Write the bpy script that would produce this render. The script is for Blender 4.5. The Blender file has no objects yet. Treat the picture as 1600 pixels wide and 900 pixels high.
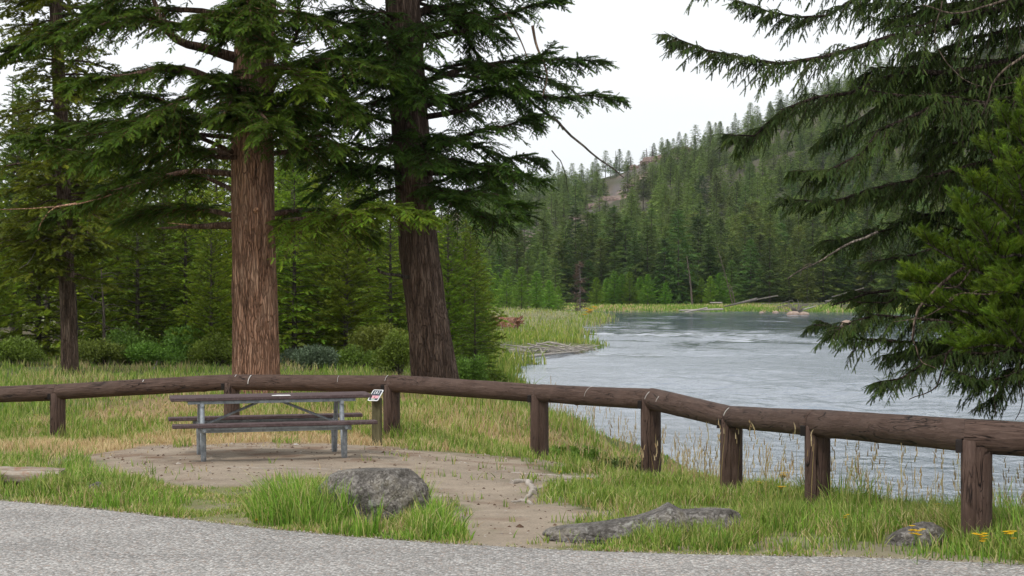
import bpy, math
import numpy as np
from mathutils import Vector, noise as mn

F = 3150.0          # focal length in pixels of a 1600 px wide frame (about 71 mm)
CH = 2.1            # eye height
WL = -1.3           # river level
R = np.random.default_rng(7)
scene = bpy.context.scene
COL = scene.collection

def P(px, py, Y):
    return np.array([(px - 800) / F * Y, Y, CH - (py - 450) / F * Y])
def G(px, py, z=0.0):
    Y = F * (CH - z) / (py - 450)
    return np.array([(px - 800) / F * Y, Y])

# ------------------------------------------------------------------ noise
def _h(ix, iy, iz):
    n = (ix * 374761393 + iy * 668265263 + iz * 2147483647 * 3 + 1013904223) & 0xFFFFFFFF
    n = ((n ^ (n >> 13)) * 1274126177) & 0xFFFFFFFF
    n = n ^ (n >> 16)
    return (n & 0xFFFFFF) / float(0xFFFFFF)
def vnoise(p):
    p = np.asarray(p, float)
    i = np.floor(p).astype(np.int64); f = p - i; f = f * f * (3 - 2 * f)
    x, y, z = i[..., 0], i[..., 1], i[..., 2]
    r = 0
    for dx in (0, 1):
        for dy in (0, 1):
            for dz in (0, 1):
                w = (f[..., 0] if dx else 1 - f[..., 0]) * (f[..., 1] if dy else 1 - f[..., 1]) * (f[..., 2] if dz else 1 - f[..., 2])
                r = r + w * _h(x + dx, y + dy, z + dz)
    return r
def fbm(p, o=4):
    p = np.asarray(p, float); a = .5; r = 0; t = 0
    for k in range(o):
        r = r + a * vnoise(p + 17.3 * k); t += a; a *= .5; p = p * 2.03
    return r / t
def n2(x, y, s, o=3, seed=0.0):
    x = np.asarray(x, float); y = np.asarray(y, float)
    return fbm(np.stack([x * s + seed, y * s + seed * 1.7, np.zeros_like(x) + seed], -1), o)
def ss(a, b, x):
    t = np.clip((np.asarray(x, float) - a) / (b - a), 0, 1); return t * t * (3 - 2 * t)

def sdpoly(x, y, poly):
    """signed distance, negative inside"""
    x = np.asarray(x, float); y = np.asarray(y, float)
    d = np.full(x.shape, 1e18); ins = np.zeros(x.shape, bool)
    n = len(poly)
    for k in range(n):
        ax, ay = poly[k]; bx, by = poly[(k + 1) % n]
        ex, ey = bx - ax, by - ay
        t = np.clip(((x - ax) * ex + (y - ay) * ey) / (ex * ex + ey * ey + 1e-12), 0, 1)
        d = np.minimum(d, (x - ax - t * ex) ** 2 + (y - ay - t * ey) ** 2)
        c = ((ay > y) != (by > y)) & (x < (bx - ax) * (y - ay) / ((by - ay) if by != ay else 1e-12) + ax)
        ins ^= c
    d = np.sqrt(d)
    return np.where(ins, -d, d)

# ------------------------------------------------------------------ mesh building
class MB:
    def __init__(s): s.v = []; s.f = {3: [], 4: []}; s.m = {3: [], 4: []}; s.c = []; s.n = 0; s.g = []
    def add(s, V, Fc, col=None, mat=0):
        V = np.asarray(V, float).reshape(-1, 3); Fc = np.asarray(Fc, np.int64)
        if len(Fc) == 0: return
        s.v.append(V); s.f[Fc.shape[1]].append(Fc + s.n); s.m[Fc.shape[1]].append(np.full(len(Fc), mat, np.int32))
        if col is None: c = np.ones((len(V), 3))
        else:
            c = np.asarray(col, float)
            if c.ndim == 1: c = np.tile(c, (len(V), 1))
        s.c.append(c); s.n += len(V)
    def merge(s, o, M=None, off=None):
        V = np.concatenate(o.v)
        if M is not None: V = V @ M.T
        if off is not None: V = V + off
        base = s.n; s.v.append(V); s.c.append(np.concatenate(o.c)); s.n += len(V)
        for k in (3, 4):
            for a, b in zip(o.f[k], o.m[k]): s.f[k].append(a + base); s.m[k].append(b)
    def mesh(s, name, mats, smooth=False, attr=True):
        me = bpy.data.meshes.new(name)
        V = np.concatenate(s.v).astype(np.float32)
        me.vertices.add(len(V)); me.vertices.foreach_set('co', V.ravel())
        F3 = np.concatenate(s.f[3]) if s.f[3] else np.zeros((0, 3), np.int64)
        F4 = np.concatenate(s.f[4]) if s.f[4] else np.zeros((0, 4), np.int64)
        li = np.concatenate([F3.ravel(), F4.ravel()]).astype(np.int32)
        me.loops.add(len(li)); me.loops.foreach_set('vertex_index', li)
        n = len(F3) + len(F4); me.polygons.add(n)
        st = np.concatenate([np.arange(len(F3)) * 3, len(F3) * 3 + np.arange(len(F4)) * 4]).astype(np.int32)
        me.polygons.foreach_set('loop_start', st)
        mi = np.concatenate(s.m[3] + s.m[4]) if n else np.zeros(0, np.int32)
        me.polygons.foreach_set('material_index', mi.astype(np.int32))
        me.update(calc_edges=True)
        me.polygons.foreach_set('use_smooth', np.full(n, bool(smooth)))
        if attr:
            a = me.color_attributes.new('tint', 'FLOAT_COLOR', 'POINT')
            c = np.ones((len(V), 4), np.float32); c[:, :3] = np.concatenate(s.c)
            a.data.foreach_set('color', c.ravel())
        for m in (mats if isinstance(mats, (list, tuple)) else [mats]): me.materials.append(m)
        return me
    def obj(s, name, mats, parent=None, smooth=False, attr=True, loc=None):
        me = s.mesh(name, mats, smooth, attr)
        return link(name, me, parent, loc)

def link(name, data, parent=None, loc=None):
    o = bpy.data.objects.new(name, data); COL.objects.link(o)
    if parent is not None: o.parent = parent
    if loc is not None: o.location = loc
    return o
def tag(o, label=None, cat=None, group=None, kind=None):
    if label: o['label'] = label
    if cat: o['category'] = cat
    if group: o['group'] = group
    if kind: o['kind'] = kind
    return o
def empty(name, loc, label, cat, group=None, rz=0.0):
    o = link(name, None, None, loc); o.rotation_euler = (0, 0, rz); o.empty_display_size = .2
    return tag(o, label, cat, group)
def norm(a): 
    a = np.asarray(a, float); return a / (np.linalg.norm(a, axis=-1, keepdims=True) + 1e-12)

def tube(mb, pts, rad, seg=8, col=None, mat=0, cap=True, wob=0.0, flat=1.0):
    pts = np.asarray(pts, float); n = len(pts); rad = np.broadcast_to(np.asarray(rad, float), (n,)).copy()
    T = np.gradient(pts, axis=0); T = norm(T)
    ref = np.array([0, 0, 1.0]) if abs(T[0][2]) < .8 else np.array([1.0, 0, 0])
    U = norm(np.cross(T, ref)); W = np.cross(U, T)
    a = np.linspace(0, 2 * np.pi, seg, endpoint=False)
    ring = U[:, None] * np.cos(a)[None, :, None] + W[:, None] * (np.sin(a) * flat)[None, :, None]
    rr = rad[:, None] * np.ones(seg)
    if wob: 
        q = pts[:, None] + ring * rad[:, None, None]
        rr = rr * (1 + wob * (fbm(q * 6, 2) - .5) * 2)
    V = (pts[:, None] + ring * rr[..., None]).reshape(-1, 3)
    i = np.arange(n - 1)[:, None] * seg; j = np.arange(seg)[None]; j2 = (j + 1) % seg
    Fq = np.stack([i + j, i + j2, i + seg + j2, i + seg + j], -1).reshape(-1, 4)
    mb.add(V, Fq, col, mat)
    if cap:
        for k in (0, n - 1):
            c = pts[k]; Vc = np.vstack([V[k * seg:(k + 1) * seg], c])
            jj = np.arange(seg); t = np.stack([jj, (jj + 1) % seg, np.full(seg, seg)], -1)
            if k == 0: t = t[:, ::-1]
            mb.add(Vc, t, col if (col is None or np.ndim(col) == 1) else col[0], mat)

def box(mb, c, s, rot=None, col=None, mat=0, bev=0.0):
    """box with chamfered edges; c centre, s full size, rot 3x3"""
    hx, hy, hz = np.array(s) / 2; b = bev
    V = []; idx = {}
    if b <= 0:
        V = np.array([[x * hx, y * hy, z * hz] for x in (-1, 1) for y in (-1, 1) for z in (-1, 1)])
        Fq = [[0, 1, 3, 2], [4, 6, 7, 5], [0, 4, 5, 1], [2, 3, 7, 6], [0, 2, 6, 4], [1, 5, 7, 3]]
        if rot is not None: V = V @ np.asarray(rot).T
        mb.add(V + c, Fq, col, mat); return
    for x in (-1, 1):
        for y in (-1, 1):
            for z in (-1, 1):
                for ax in range(3):
                    v = np.array([x * (hx - b), y * (hy - b), z * (hz - b)]); v[ax] = (x * hx, y * hy, z * hz)[ax]
                    idx[(x, y, z, ax)] = len(V); V.append(v)
    Q = []; T = []
    for ax in range(3):
        o1, o2 = [a for a in range(3) if a != ax]
        for sgn in (-1, 1):
            def k(a, b_, A):
                t = [0, 0, 0]; t[ax] = sgn; t[o1] = a; t[o2] = b_; return idx[(t[0], t[1], t[2], A)]
            Q.append([k(-1, -1, ax), k(1, -1, ax), k(1, 1, ax), k(-1, 1, ax)])
    for ax in range(3):
        o1, o2 = [a for a in range(3) if a != ax]
        for s1 in (-1, 1):
            for s2 in (-1, 1):
                def k(a, A):
                    t = [0, 0, 0]; t[ax] = a; t[o1] = s1; t[o2] = s2; return idx[(t[0], t[1], t[2], A)]
                Q.append([k(-1, o1), k(1, o1), k(1, o2), k(-1, o2)])
    for x in (-1, 1):
        for y in (-1, 1):
            for z in (-1, 1): T.append([idx[(x, y, z, a)] for a in range(3)])
    V = np.array(V)
    def fix(Fs):
        out = []
        for f in Fs:
            p = V[f]; nrm = np.cross(p[1] - p[0], p[2] - p[0])
            out.append(f if np.dot(nrm, p.mean(0)) > 0 else f[::-1])
        return out
    Q = fix(Q); T = fix(T)
    if rot is not None: V = V @ np.asarray(rot).T
    V = V + np.asarray(c)
    mb.add(V, Q, col, mat); mb.add(V, T, col, mat)
def rz(a):
    c, s = math.cos(a), math.sin(a); return np.array([[c, -s, 0], [s, c, 0], [0, 0, 1.0]])
def rx(a):
    c, s = math.cos(a), math.sin(a); return np.array([[1, 0, 0], [0, c, -s], [0, s, c]])
def ry(a):
    c, s = math.cos(a), math.sin(a); return np.array([[c, 0, s], [0, 1, 0], [-s, 0, c]])

# ------------------------------------------------------------------ materials
class NT:
    def __init__(s, name):
        s.m = bpy.data.materials.new(name); s.m.use_nodes = True; s.t = s.m.node_tree; s.t.nodes.clear()
        s.out = s.n('ShaderNodeOutputMaterial')
    def n(s, ty, **kw):
        nd = s.t.nodes.new(ty)
        for k, v in kw.items(): setattr(nd, k, v)
        return nd
    def l(s, a, b): s.t.links.new(a, b)
    def inp(s, nd, **kw):
        for k, v in kw.items():
            i = nd.inputs[k.replace('_', ' ')]
            if hasattr(v, 'links') or isinstance(v, bpy.types.NodeSocket): s.l(v, i)
            else: i.default_value = v
        return nd
    def coord(s, kind='Object', scale=(1, 1, 1)):
        tc = s.n('ShaderNodeTexCoord'); mp = s.n('ShaderNodeMapping'); s.l(tc.outputs[kind], mp.inputs['Vector'])
        mp.inputs['Scale'].default_value = scale; return mp.outputs[0]
    def noise(s, vec, scale, detail=4, rough=.55, dist=0.0):
        n = s.n('ShaderNodeTexNoise'); s.l(vec, n.inputs['Vector'])
        n.inputs['Scale'].default_value = scale; n.inputs['Detail'].default_value = detail
        n.inputs['Roughness'].default_value = rough; n.inputs['Distortion'].default_value = dist
        return n.outputs['Fac']
    def ramp(s, fac, stops, interp='LINEAR'):
        r = s.n('ShaderNodeValToRGB'); s.l(fac, r.inputs[0]); r.color_ramp.interpolation = interp
        e = r.color_ramp.elements
        while len(e) < len(stops): e.new(.5)
        for k, (p, c) in enumerate(stops):
            e[k].position = p; e[k].color = (*c, 1) if not np.isscalar(c) else (c, c, c, 1)
        return r.outputs[0]
    def mix(s, fac, a, b, mode='MIX'):
        m = s.n('ShaderNodeMix', data_type='RGBA', blend_type=mode)
        for v, i in ((fac, m.inputs[0]), (a, m.inputs[6]), (b, m.inputs[7])):  # noqa
            if isinstance(v, bpy.types.NodeSocket): s.l(v, i)
            elif np.isscalar(v): i.default_value = v if i.type == 'VALUE' else (v, v, v, 1)
            else: i.default_value = (*v, 1)
        return m.outputs[2]
    def math(s, op, a, b=0.0):
        m = s.n('ShaderNodeMath', operation=op)
        for v, i in ((a, m.inputs[0]), (b, m.inputs[1])):
            if isinstance(v, bpy.types.NodeSocket): s.l(v, i)
            else: i.default_value = v
        return m.outputs[0]
    def bump(s, h, strength=.5, dist=.02, normal=None):
        b = s.n('ShaderNodeBump'); s.l(h, b.inputs['Height']); b.inputs['Strength'].default_value = strength
        b.inputs['Distance'].default_value = dist
        if normal is not None: s.l(normal, b.inputs['Normal'])
        return b.outputs[0]
    def attr(s, name='tint'):
        a = s.n('ShaderNodeAttribute', attribute_name=name); return a.outputs['Color']
    def bsdf(s, color, rough=.7, spec=.3, metal=0.0, normal=None):
        b = s.n('ShaderNodeBsdfPrincipled')
        for v, k in ((color, 'Base Color'), (rough, 'Roughness'), (metal, 'Metallic'), (spec, 'Specular IOR Level')):
            i = b.inputs[k]
            if isinstance(v, bpy.types.NodeSocket): s.l(v, i)
            else: i.default_value = (*v, 1) if k == 'Base Color' else v
        if normal is not None: s.l(normal, b.inputs['Normal'])
        return b.outputs[0]
    def done(s, sh): s.l(sh, s.out.inputs[0]); return s.m

def leaf_mat(name, base, trans=.25, var=.35, rough=.55, hue=.02, spec=.25):
    k = NT(name)
    col = k.mix(1.0, k.attr(), base, 'MULTIPLY')
    oi = k.n('ShaderNodeObjectInfo')
    hs = k.n('ShaderNodeHueSaturation'); k.l(col, hs.inputs['Color'])
    v = k.n('ShaderNodeMapRange'); k.l(oi.outputs['Random'], v.inputs[0]); v.inputs[3].default_value = 1 - var; v.inputs[4].default_value = 1 + var
    k.l(v.outputs[0], hs.inputs['Value'])
    r2 = k.math('FRACT', k.math('MULTIPLY', oi.outputs['Random'], 37.7))
    v2 = k.n('ShaderNodeMapRange'); k.l(r2, v2.inputs[0]); v2.inputs[3].default_value = .5 - hue; v2.inputs[4].default_value = .5 + hue
    k.l(v2.outputs[0], hs.inputs['Hue'])
    c = hs.outputs[0]
    a = k.bsdf(c, rough, spec)
    tr = k.n('ShaderNodeBsdfTranslucent'); k.l(c, tr.inputs[0])
    mx = k.n('ShaderNodeMixShader'); mx.inputs[0].default_value = trans; k.l(a, mx.inputs[1]); k.l(tr.outputs[0], mx.inputs[2])
    return k.done(mx.outputs[0])

def bark_mat(name, dark, mid, light, scale=1.0, depth=.05):
    k = NT(name)
    v = k.coord('Object', (1 * scale, 1 * scale, .16 * scale))
    n1 = k.noise(v, 9, 6, .65, .4)
    v2 = k.coord('Object', (1, 1, .35)); n2_ = k.noise(v2, 40 * scale, 4, .6)
    n3 = k.noise(k.coord('Object', (1, 1, .5)), 1.3, 3, .5)
    wp = k.n('ShaderNodeMix', data_type='VECTOR'); wp.inputs[0].default_value = .10
    nv = k.n('ShaderNodeTexNoise'); k.l(k.coord('Object', (1, 1, .5)), nv.inputs['Vector']); nv.inputs['Scale'].default_value = 5
    k.l(k.coord('Object', (1, 1, .085)), wp.inputs[4]); k.l(nv.outputs['Color'], wp.inputs[5])
    vo = k.n('ShaderNodeTexVoronoi', feature='DISTANCE_TO_EDGE'); k.l(wp.outputs[1], vo.inputs['Vector']); vo.inputs['Scale'].default_value = 25 * scale
    fur = k.ramp(vo.outputs['Distance'], [(.0, 0.0), (.16, 1.0)])
    c = k.ramp(n1, [(.34, dark), (.47, mid), (.64, light)])
    c = k.mix(k.math('MULTIPLY', k.math('SUBTRACT', 1.0, fur), .7), c, dark)
    c = k.mix(k.ramp(n2_, [(.3, .0), (.7, .6)]), c, k.mix(.5, c, light), 'MIX')
    c = k.mix(k.ramp(n3, [(.45, 0.0), (.62, .55)]), c, tuple(np.array(mid) * np.array([.75, .8, .85])), 'MIX')
    c = k.mix(1.0, c, k.attr(), 'MULTIPLY')
    h = k.math('ADD', k.math('MULTIPLY', fur, .8), k.math('ADD', n1, k.math('MULTIPLY', n2_, .3)))
    return k.done(k.bsdf(c, .9, .12, normal=k.bump(h, .9, depth)))

M = {}
M['bark_red'] = bark_mat('reddish bark', (.035, .015, .009), (.32, .165, .102), (.60, .38, .265))
M['bark_dark'] = bark_mat('dark bark', (.020, .013, .010), (.105, .066, .048), (.27, .19, .145))
M['bark_grey'] = bark_mat('grey bark', (.03, .025, .02), (.10, .08, .065), (.21, .18, .15))
M['bark_dead'] = bark_mat('weathered dead wood', (.10, .085, .07), (.23, .20, .175), (.40, .36, .32))
M['fir'] = leaf_mat('fir needles', (.082, .130, .013), .22, .05)
M['spruce'] = leaf_mat('spruce needles', (.056, .083, .015), .2, .05)
M['pine_bright'] = leaf_mat('bright pine needles', (.085, .155, .010), .25, .05)
M['pine'] = leaf_mat('young pine needles', (.175, .245, .02), .3, .4, hue=.02)
M['pine_dark'] = leaf_mat('dark pine needles', (.12, .175, .02), .2, .25, hue=.015)
M['far'] = leaf_mat('far conifer needles', (.100, .150, .030), .15, .45, hue=.035, spec=.1)
M['far_young'] = leaf_mat('young conifer needles', (.15, .27, .03), .2, .2, hue=.015, spec=.1)
M['dead_needles'] = leaf_mat('dead needles', (.16, .11, .075), .15, .1, hue=.005)
M['sage'] = leaf_mat('grey green leaves', (.11, .15, .085), .2, .1)
M['shrub'] = leaf_mat('shrub leaves', (.14, .215, .03), .25, .12)
M['juniper'] = leaf_mat('juniper leaves', (.075, .105, .025), .2, .12)
M['grass'] = leaf_mat('grass blades', (1, 1, 1), .3, .0, .5, 0.0, .3)
M['petal'] = leaf_mat('yellow petals', (.75, .5, .015), .3, .05, .5, .005)

def mat_ground():
    k = NT('ground'); base = k.attr('tint')
    w = k.coord('Object')
    a = k.noise(w, 3.5, 6, .65); b = k.noise(w, 45, 5, .7); c2 = k.noise(w, 14, 4, .6)
    col = k.mix(1.0, base, k.ramp(a, [(.25, .8), (.75, 1.18)]), 'MULTIPLY')
    col = k.mix(1.0, col, k.ramp(b, [(.3, .72), (.7, 1.25)]), 'MULTIPLY')
    vo = k.n('ShaderNodeTexVoronoi'); k.l(w, vo.inputs['Vector']); vo.inputs['Scale'].default_value = 26
    peb = k.ramp(vo.outputs['Distance'], [(.1, 1.0), (.22, 0.0)])
    sel = k.ramp(c2, [(.52, 0.0), (.6, .6)])
    col = k.mix(k.math('MULTIPLY', peb, sel), col, k.mix(.4, col, (.12, .08, .05)))
    h = k.math('ADD', k.math('MULTIPLY', a, .6), k.math('ADD', k.math('MULTIPLY', b, .25), k.math('MULTIPLY', peb, .2)))
    return k.done(k.bsdf(col, .95, .1, normal=k.bump(h, .7, .04)))
M['ground'] = mat_ground()

def mat_road():
    k = NT('chip seal road'); w = k.coord('Object')
    vo = k.n('ShaderNodeTexVoronoi'); k.l(w, vo.inputs['Vector']); vo.inputs['Scale'].default_value = 46
    sep = k.n('ShaderNodeSeparateColor'); k.l(vo.outputs['Color'], sep.inputs[0])
    c = k.ramp(sep.outputs[0], [(0, (.17, .16, .15)), (.35, (.30, .285, .265)), (.65, (.40, .375, .35)), (.85, (.50, .475, .45)), (1, (.68, .66, .63))])
    c = k.mix(k.ramp(sep.outputs[1], [(.86, 0.0), (.9, .5)]), c, (.40, .27, .2))
    c = k.mix(k.ramp(vo.outputs['Distance'], [(.35, 0.0), (.75, .75)]), c, (.12, .115, .11))
    big = k.noise(k.coord('Object', (.5, 1, 1)), .9, 5, .6)
    c = k.mix(1.0, c, k.ramp(big, [(.3, .80), (.7, 1.18)]), 'MULTIPLY')
    c = k.mix(k.ramp(k.noise(w, 210, 2, .6), [(.60, 0.0), (.66, .6)]), c, (.72, .70, .67))
    c = k.mix(k.ramp(k.noise(w, 150, 2, .6), [(.62, 0.0), (.66, .7)]), c, (.07, .065, .06))
    h = k.math('SUBTRACT', 1.0, vo.outputs['Distance'])
    return k.done(k.bsdf(c, .85, .2, normal=k.bump(h, .6, .012)))
M['road'] = mat_road()

def mat_rail():
    k = NT('brown stained log')
    w = k.coord('UV', (1, 1, 1)); ob = k.coord('Object')
    a = k.noise(w, 1.0, 5, .6, .6)
    st = k.n('ShaderNodeMapping'); k.l(w, st.inputs[0]); st.inputs['Scale'].default_value = (1.1, 9.0, 1)
    b = k.noise(st.outputs[0], 3.0, 6, .65, 1.2)
    st2 = k.n('ShaderNodeMapping'); k.l(w, st2.inputs[0]); st2.inputs['Scale'].default_value = (.7, 5.0, 1)
    g = k.noise(st2.outputs[0], 1.3, 3, .5, .8)
    crack = k.ramp(g, [(.488, 0.0), (.497, 1.0), (.504, 1.0), (.514, 0.0)])
    g2 = k.noise(st2.outputs[0], 3.1, 2, .5, .6); crack2 = k.ramp(g2, [(.492, 0.0), (.498, 1.0), (.503, 1.0), (.51, 0.0)])
    cm = k.noise(w, 1.6, 2, .5)
    crack = k.math('MULTIPLY', k.math('MAXIMUM', crack, k.math('MULTIPLY', crack2, .8)), k.ramp(cm, [(.44, 0.0), (.54, 1.0)]))
    c = k.ramp(b, [(.3, (.052, .031, .023)), (.55, (.096, .060, .046)), (.78, (.155, .107, .084))])
    c = k.mix(k.ramp(k.noise(ob, 3.0, 5, .6), [(.45, 0.0), (.75, .4)]), c, (.14, .098, .08))
    c = k.mix(k.ramp(k.noise(ob, 60, 3, .5), [(.5, 0.0), (.8, .4)]), c, (.05, .03, .024))
    c = k.mix(crack, c, (.012, .008, .007))
    h = k.math('SUBTRACT', k.math('ADD', b, k.math('MULTIPLY', a, .5)), k.math('MULTIPLY', crack, 1.5))
    return k.done(k.bsdf(c, .72, .2, normal=k.bump(h, .7, .018)))
M['rail'] = mat_rail()
def simple(name, c1, c2, sc=8, rough=.7, spec=.3, metal=0.0, stretch=(1, 1, 1), bs=.3, bd=.01, fine=None):
    k = NT(name); w = k.coord('Object', stretch)
    n = k.noise(w, sc, 6, .65, .2)
    c = k.ramp(n, [(.32, c1), (.68, c2)])
    if fine: c = k.mix(k.ramp(k.noise(k.coord('Object'), fine[0], 3, .6), [(.5, 0.0), (.7, .7)]), c, fine[1])
    return k.done(k.bsdf(c, rough, spec, metal, k.bump(n, bs, bd)))
M['notch'] = simple('dark gap shade and bolts', (.008, .006, .005), (.02, .014, .012))  # near black painted in for shade inside the rail notches; bolts share it
M['paint_scrape'] = simple('pale scrape', (.5, .48, .46), (.75, .73, .7))
M['plank'] = simple('plum brown plank', (.055, .034, .034), (.125, .088, .088), 5, .7, .2, 0, (1, 12, 12), .4, .004, (30, (.16, .125, .125)))
M['zinc'] = simple('galvanised pipe', (.20, .225, .25), (.40, .43, .46), 9, .5, .4, .25, (1, 1, 1), .15, .003, (22, (.13, .14, .15)))
M['signpost'] = simple('weathered mossy post', (.06, .055, .03), (.17, .15, .085), 12, .9, .1, 0, (1, 1, .2), .6, .01)
M['white'] = simple('white paint', (.72, .72, .72), (.82, .82, .82), 20)
M['paper'] = simple('white paper', (.78, .78, .78), (.85, .85, .85), 20)
M['black'] = simple('dark sign face', (.035, .042, .06), (.05, .058, .075), 20, .5)
M['pink'] = simple('pink sticker', (.55, .28, .32), (.68, .38, .42), 20)
M['red'] = simple('red mark', (.35, .08, .07), (.4, .1, .09), 20)
M['pale'] = simple('pale lettering', (.55, .6, .5), (.6, .65, .55), 20)
M['log_red'] = simple('rotten red log', (.05, .022, .014), (.30, .13, .07), 4, .9, .1, 0, (.4, 3, 3), .8, .03, (8, (.4, .33, .28)))
M['drift'] = simple('bleached driftwood', (.22, .19, .165), (.50, .46, .41), 6, .9, .1, 0, (.3, 2, 2), .5, .02)
M['oldlog'] = simple('weathered log', (.16, .12, .09), (.5, .44, .37), 5, .9, .1, 0, (.3, 3, 3), .7, .02, (14, (.28, .14, .08)))
M['root'] = simple('grey root', (.27, .235, .2), (.47, .42, .37), 9, .9, .1, 0, (1, 1, 1), .4, .01)
M['cone'] = simple('dark cone scales', (.02, .015, .01), (.06, .04, .03), 40)

def mat_rock(name, base, light, dark, sc=1.0):
    k = NT(name); w = k.coord('Object')
    a = k.noise(w, 4 * sc, 6, .7); b = k.noise(w, 22 * sc, 5, .75, .5)
    vo = k.n('ShaderNodeTexVoronoi'); k.l(w, vo.inputs['Vector']); vo.inputs['Scale'].default_value = 60 * sc
    sep = k.n('ShaderNodeSeparateColor'); k.l(vo.outputs['Color'], sep.inputs[0])
    c = k.ramp(b, [(.3, dark), (.5, base), (.72, light)])
    c = k.mix(k.ramp(sep.outputs[0], [(.6, 0.0), (.9, .65)]), c, light)
    c = k.mix(k.ramp(sep.outputs[1], [(.75, 0.0), (.95, .6)]), c, dark)
    c = k.mix(k.ramp(a, [(.42, .55), (.55, 0.0)]), c, dark)
    c = k.mix(k.ramp(a, [(.52, 0.0), (.66, .5)]), c, (.24, .21, .15))
    c = k.mix(k.ramp(k.noise(w, 9, 4, .6), [(.62, 0.0), (.68, .5)]), c, (.42, .42, .38))
    h = k.math('ADD', a, k.math('ADD', k.math('MULTIPLY', b, .7), k.math('MULTIPLY', vo.outputs['Distance'], -.12)))
    return k.done(k.bsdf(c, .92, .15, normal=k.bump(h, 1.0, .05)))
M['rock'] = mat_rock('conglomerate rock', (.20, .18, .16), (.43, .40, .36), (.065, .058, .05))
M['rock2'] = mat_rock('grey lichen rock', (.165, .15, .135), (.36, .335, .31), (.06, .054, .048), .8)
M['scree'] = simple('scree rock', (.10, .08, .07), (.30, .215, .18), .9, .95, .1, 0, (1, 1, 1), 1.0, .5)
M['farrock'] = simple('far boulder', (.25, .17, .13), (.42, .33, .27), 2)

def mat_water():
    k = NT('river water')
    g = k.n('ShaderNodeNewGeometry')
    def mp(sc, rot=0.0):
        m = k.n('ShaderNodeMapping'); k.l(g.outputs['Position'], m.inputs[0]); m.inputs['Scale'].default_value = sc
        m.inputs['Rotation'].default_value = (0, 0, rot); return m.outputs[0]
    a = k.noise(mp((1.0, .62, 1), .12), 1.25, 4, .6, .5)
    b = k.noise(mp((1.0, .8, 1), -.25), 5.5, 3, .55, .4)
    big = k.noise(mp((.16, .075, 1), .1), 1.0, 5, .6, .6)
    sy = k.n('ShaderNodeSeparateXYZ'); k.l(g.outputs['Position'], sy.inputs[0])
    mr = k.n('ShaderNodeMapRange'); k.l(sy.outputs['Y'], mr.inputs[0]); mr.inputs[1].default_value = 85; mr.inputs[2].default_value = 175; mr.inputs[3].default_value = .16; mr.inputs[4].default_value = -.13
    amp = k.ramp(k.math('ADD', big, mr.outputs[0]), [(.42, .30), (.58, 1.15)])
    h = k.math('ADD', k.math('MULTIPLY', b, .13), a)
    h = k.math('MULTIPLY', h, amp)
    nb = k.bump(h, 1.0, .12)
    p = k.n('ShaderNodeBsdfPrincipled')
    p.inputs['Base Color'].default_value = (.10, .135, .18, 1); k.l(k.math('MULTIPLY_ADD', amp, .12), p.inputs['Roughness']); p.inputs['Roughness'].links[0].from_node.inputs[2].default_value = .05
    p.inputs['IOR'].default_value = 2.0; p.inputs['Specular IOR Level'].default_value = .5
    k.l(nb, p.inputs['Normal'])
    return k.done(p.outputs[0])
M['water'] = mat_water()

# ------------------------------------------------------------------ terrain
RIVER = [(60, -60), (27, 4), (14.8, 15.5), (8.4, 25.5), (5.3, 32), (2.6, 38), (1.3, 48), (.0, 72), (-.4, 93), (-.3, 101), (4.6, 110), (3.4, 125),
         (5.2, 165), (8.5, 200), (11.5, 238), (6, 262), (-20, 272), (-140, 285),
         (-140, 315), (-20, 303), (14, 291), (37, 289), (50, 275), (66, 235), (85, 170), (110, 60), (150, -60)]
CTRL = [(3.63, 15.75, .07), (2.84, 19.2, -.04), (2.38, 21.9, -.13), (1.65, 24.2, -.12), (.35, 26.7, -.10), (-1.74, 29.2, -.08), (-4.3, 30.9, -.12), (-7.23, 32.1, -.33),
        (-3.0, 24.8, .05), (-3.8, 24, .05), (-2, 24.6, .05), (-4.87, 38, .12), (-1.52, 40, .08), (-8, 45, .0), (-11, 49, 0), (0, 18, 0), (-3, 18, 0), (-5, 20, 0),
        (-7.5, 26, -.15), (-10, 33, -.35), (0, 12, 0), (-8, 14, .0), (6, 10, .05), (-6, 57, 0), (-14, 60, .05), (0, 48, -.1), (1, 22, -.03), (0, 30, -.12), (-14, 40, -.2)]
_C = np.array(CTRL)
ROADE = np.array([(-12, 23.5), (-8, 21.5)] + [tuple(G(*p)) for p in ((0, 783), (140, 795), (270, 810), (400, 825), (550, 839), (700, 850), (850, 858), (1000, 865), (1140, 873), (1280, 880), (1450, 889), (1600, 898))] + [(6, 14.3), (12, 13), (40, 8)])
def road_edge(x): 
    x = np.asarray(x, float)
    return np.interp(x, ROADE[:, 0], ROADE[:, 1]) + .05 * (n2(x, x * 0, 2.2, 3, 5.0) - .5) + .05 * (n2(x, x * 0, 14, 3, 6.0) - .5)
RPX = [-400, 300, 560, 700, 800, 860, 930, 980, 1030, 1075, 1130, 1200, 1300, 1400, 1600, 2000, 3000]
RPY = [440, 425, 375, 335, 318, 302, 284, 270, 250, 245, 222, 192, 150, 110, 66, 10, -40]
YR = 750.0; YB = 322.0
def plateau(x, y):
    w = 0; z = 0
    for cx, cy, cz in _C:
        k = 1 / ((x - cx) ** 2 + ((y - cy) * .8) ** 2 + .6) ** 1.6; w = w + k; z = z + k * cz
    k = 2e-5; z = z / (w + k)
    z = z - .65 * ss(62, 150, y) + .25 * ss(150, 260, y)
    z = z + .5 * ss(10, 60, -x) * ss(30, 60, y)
    return z
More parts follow.
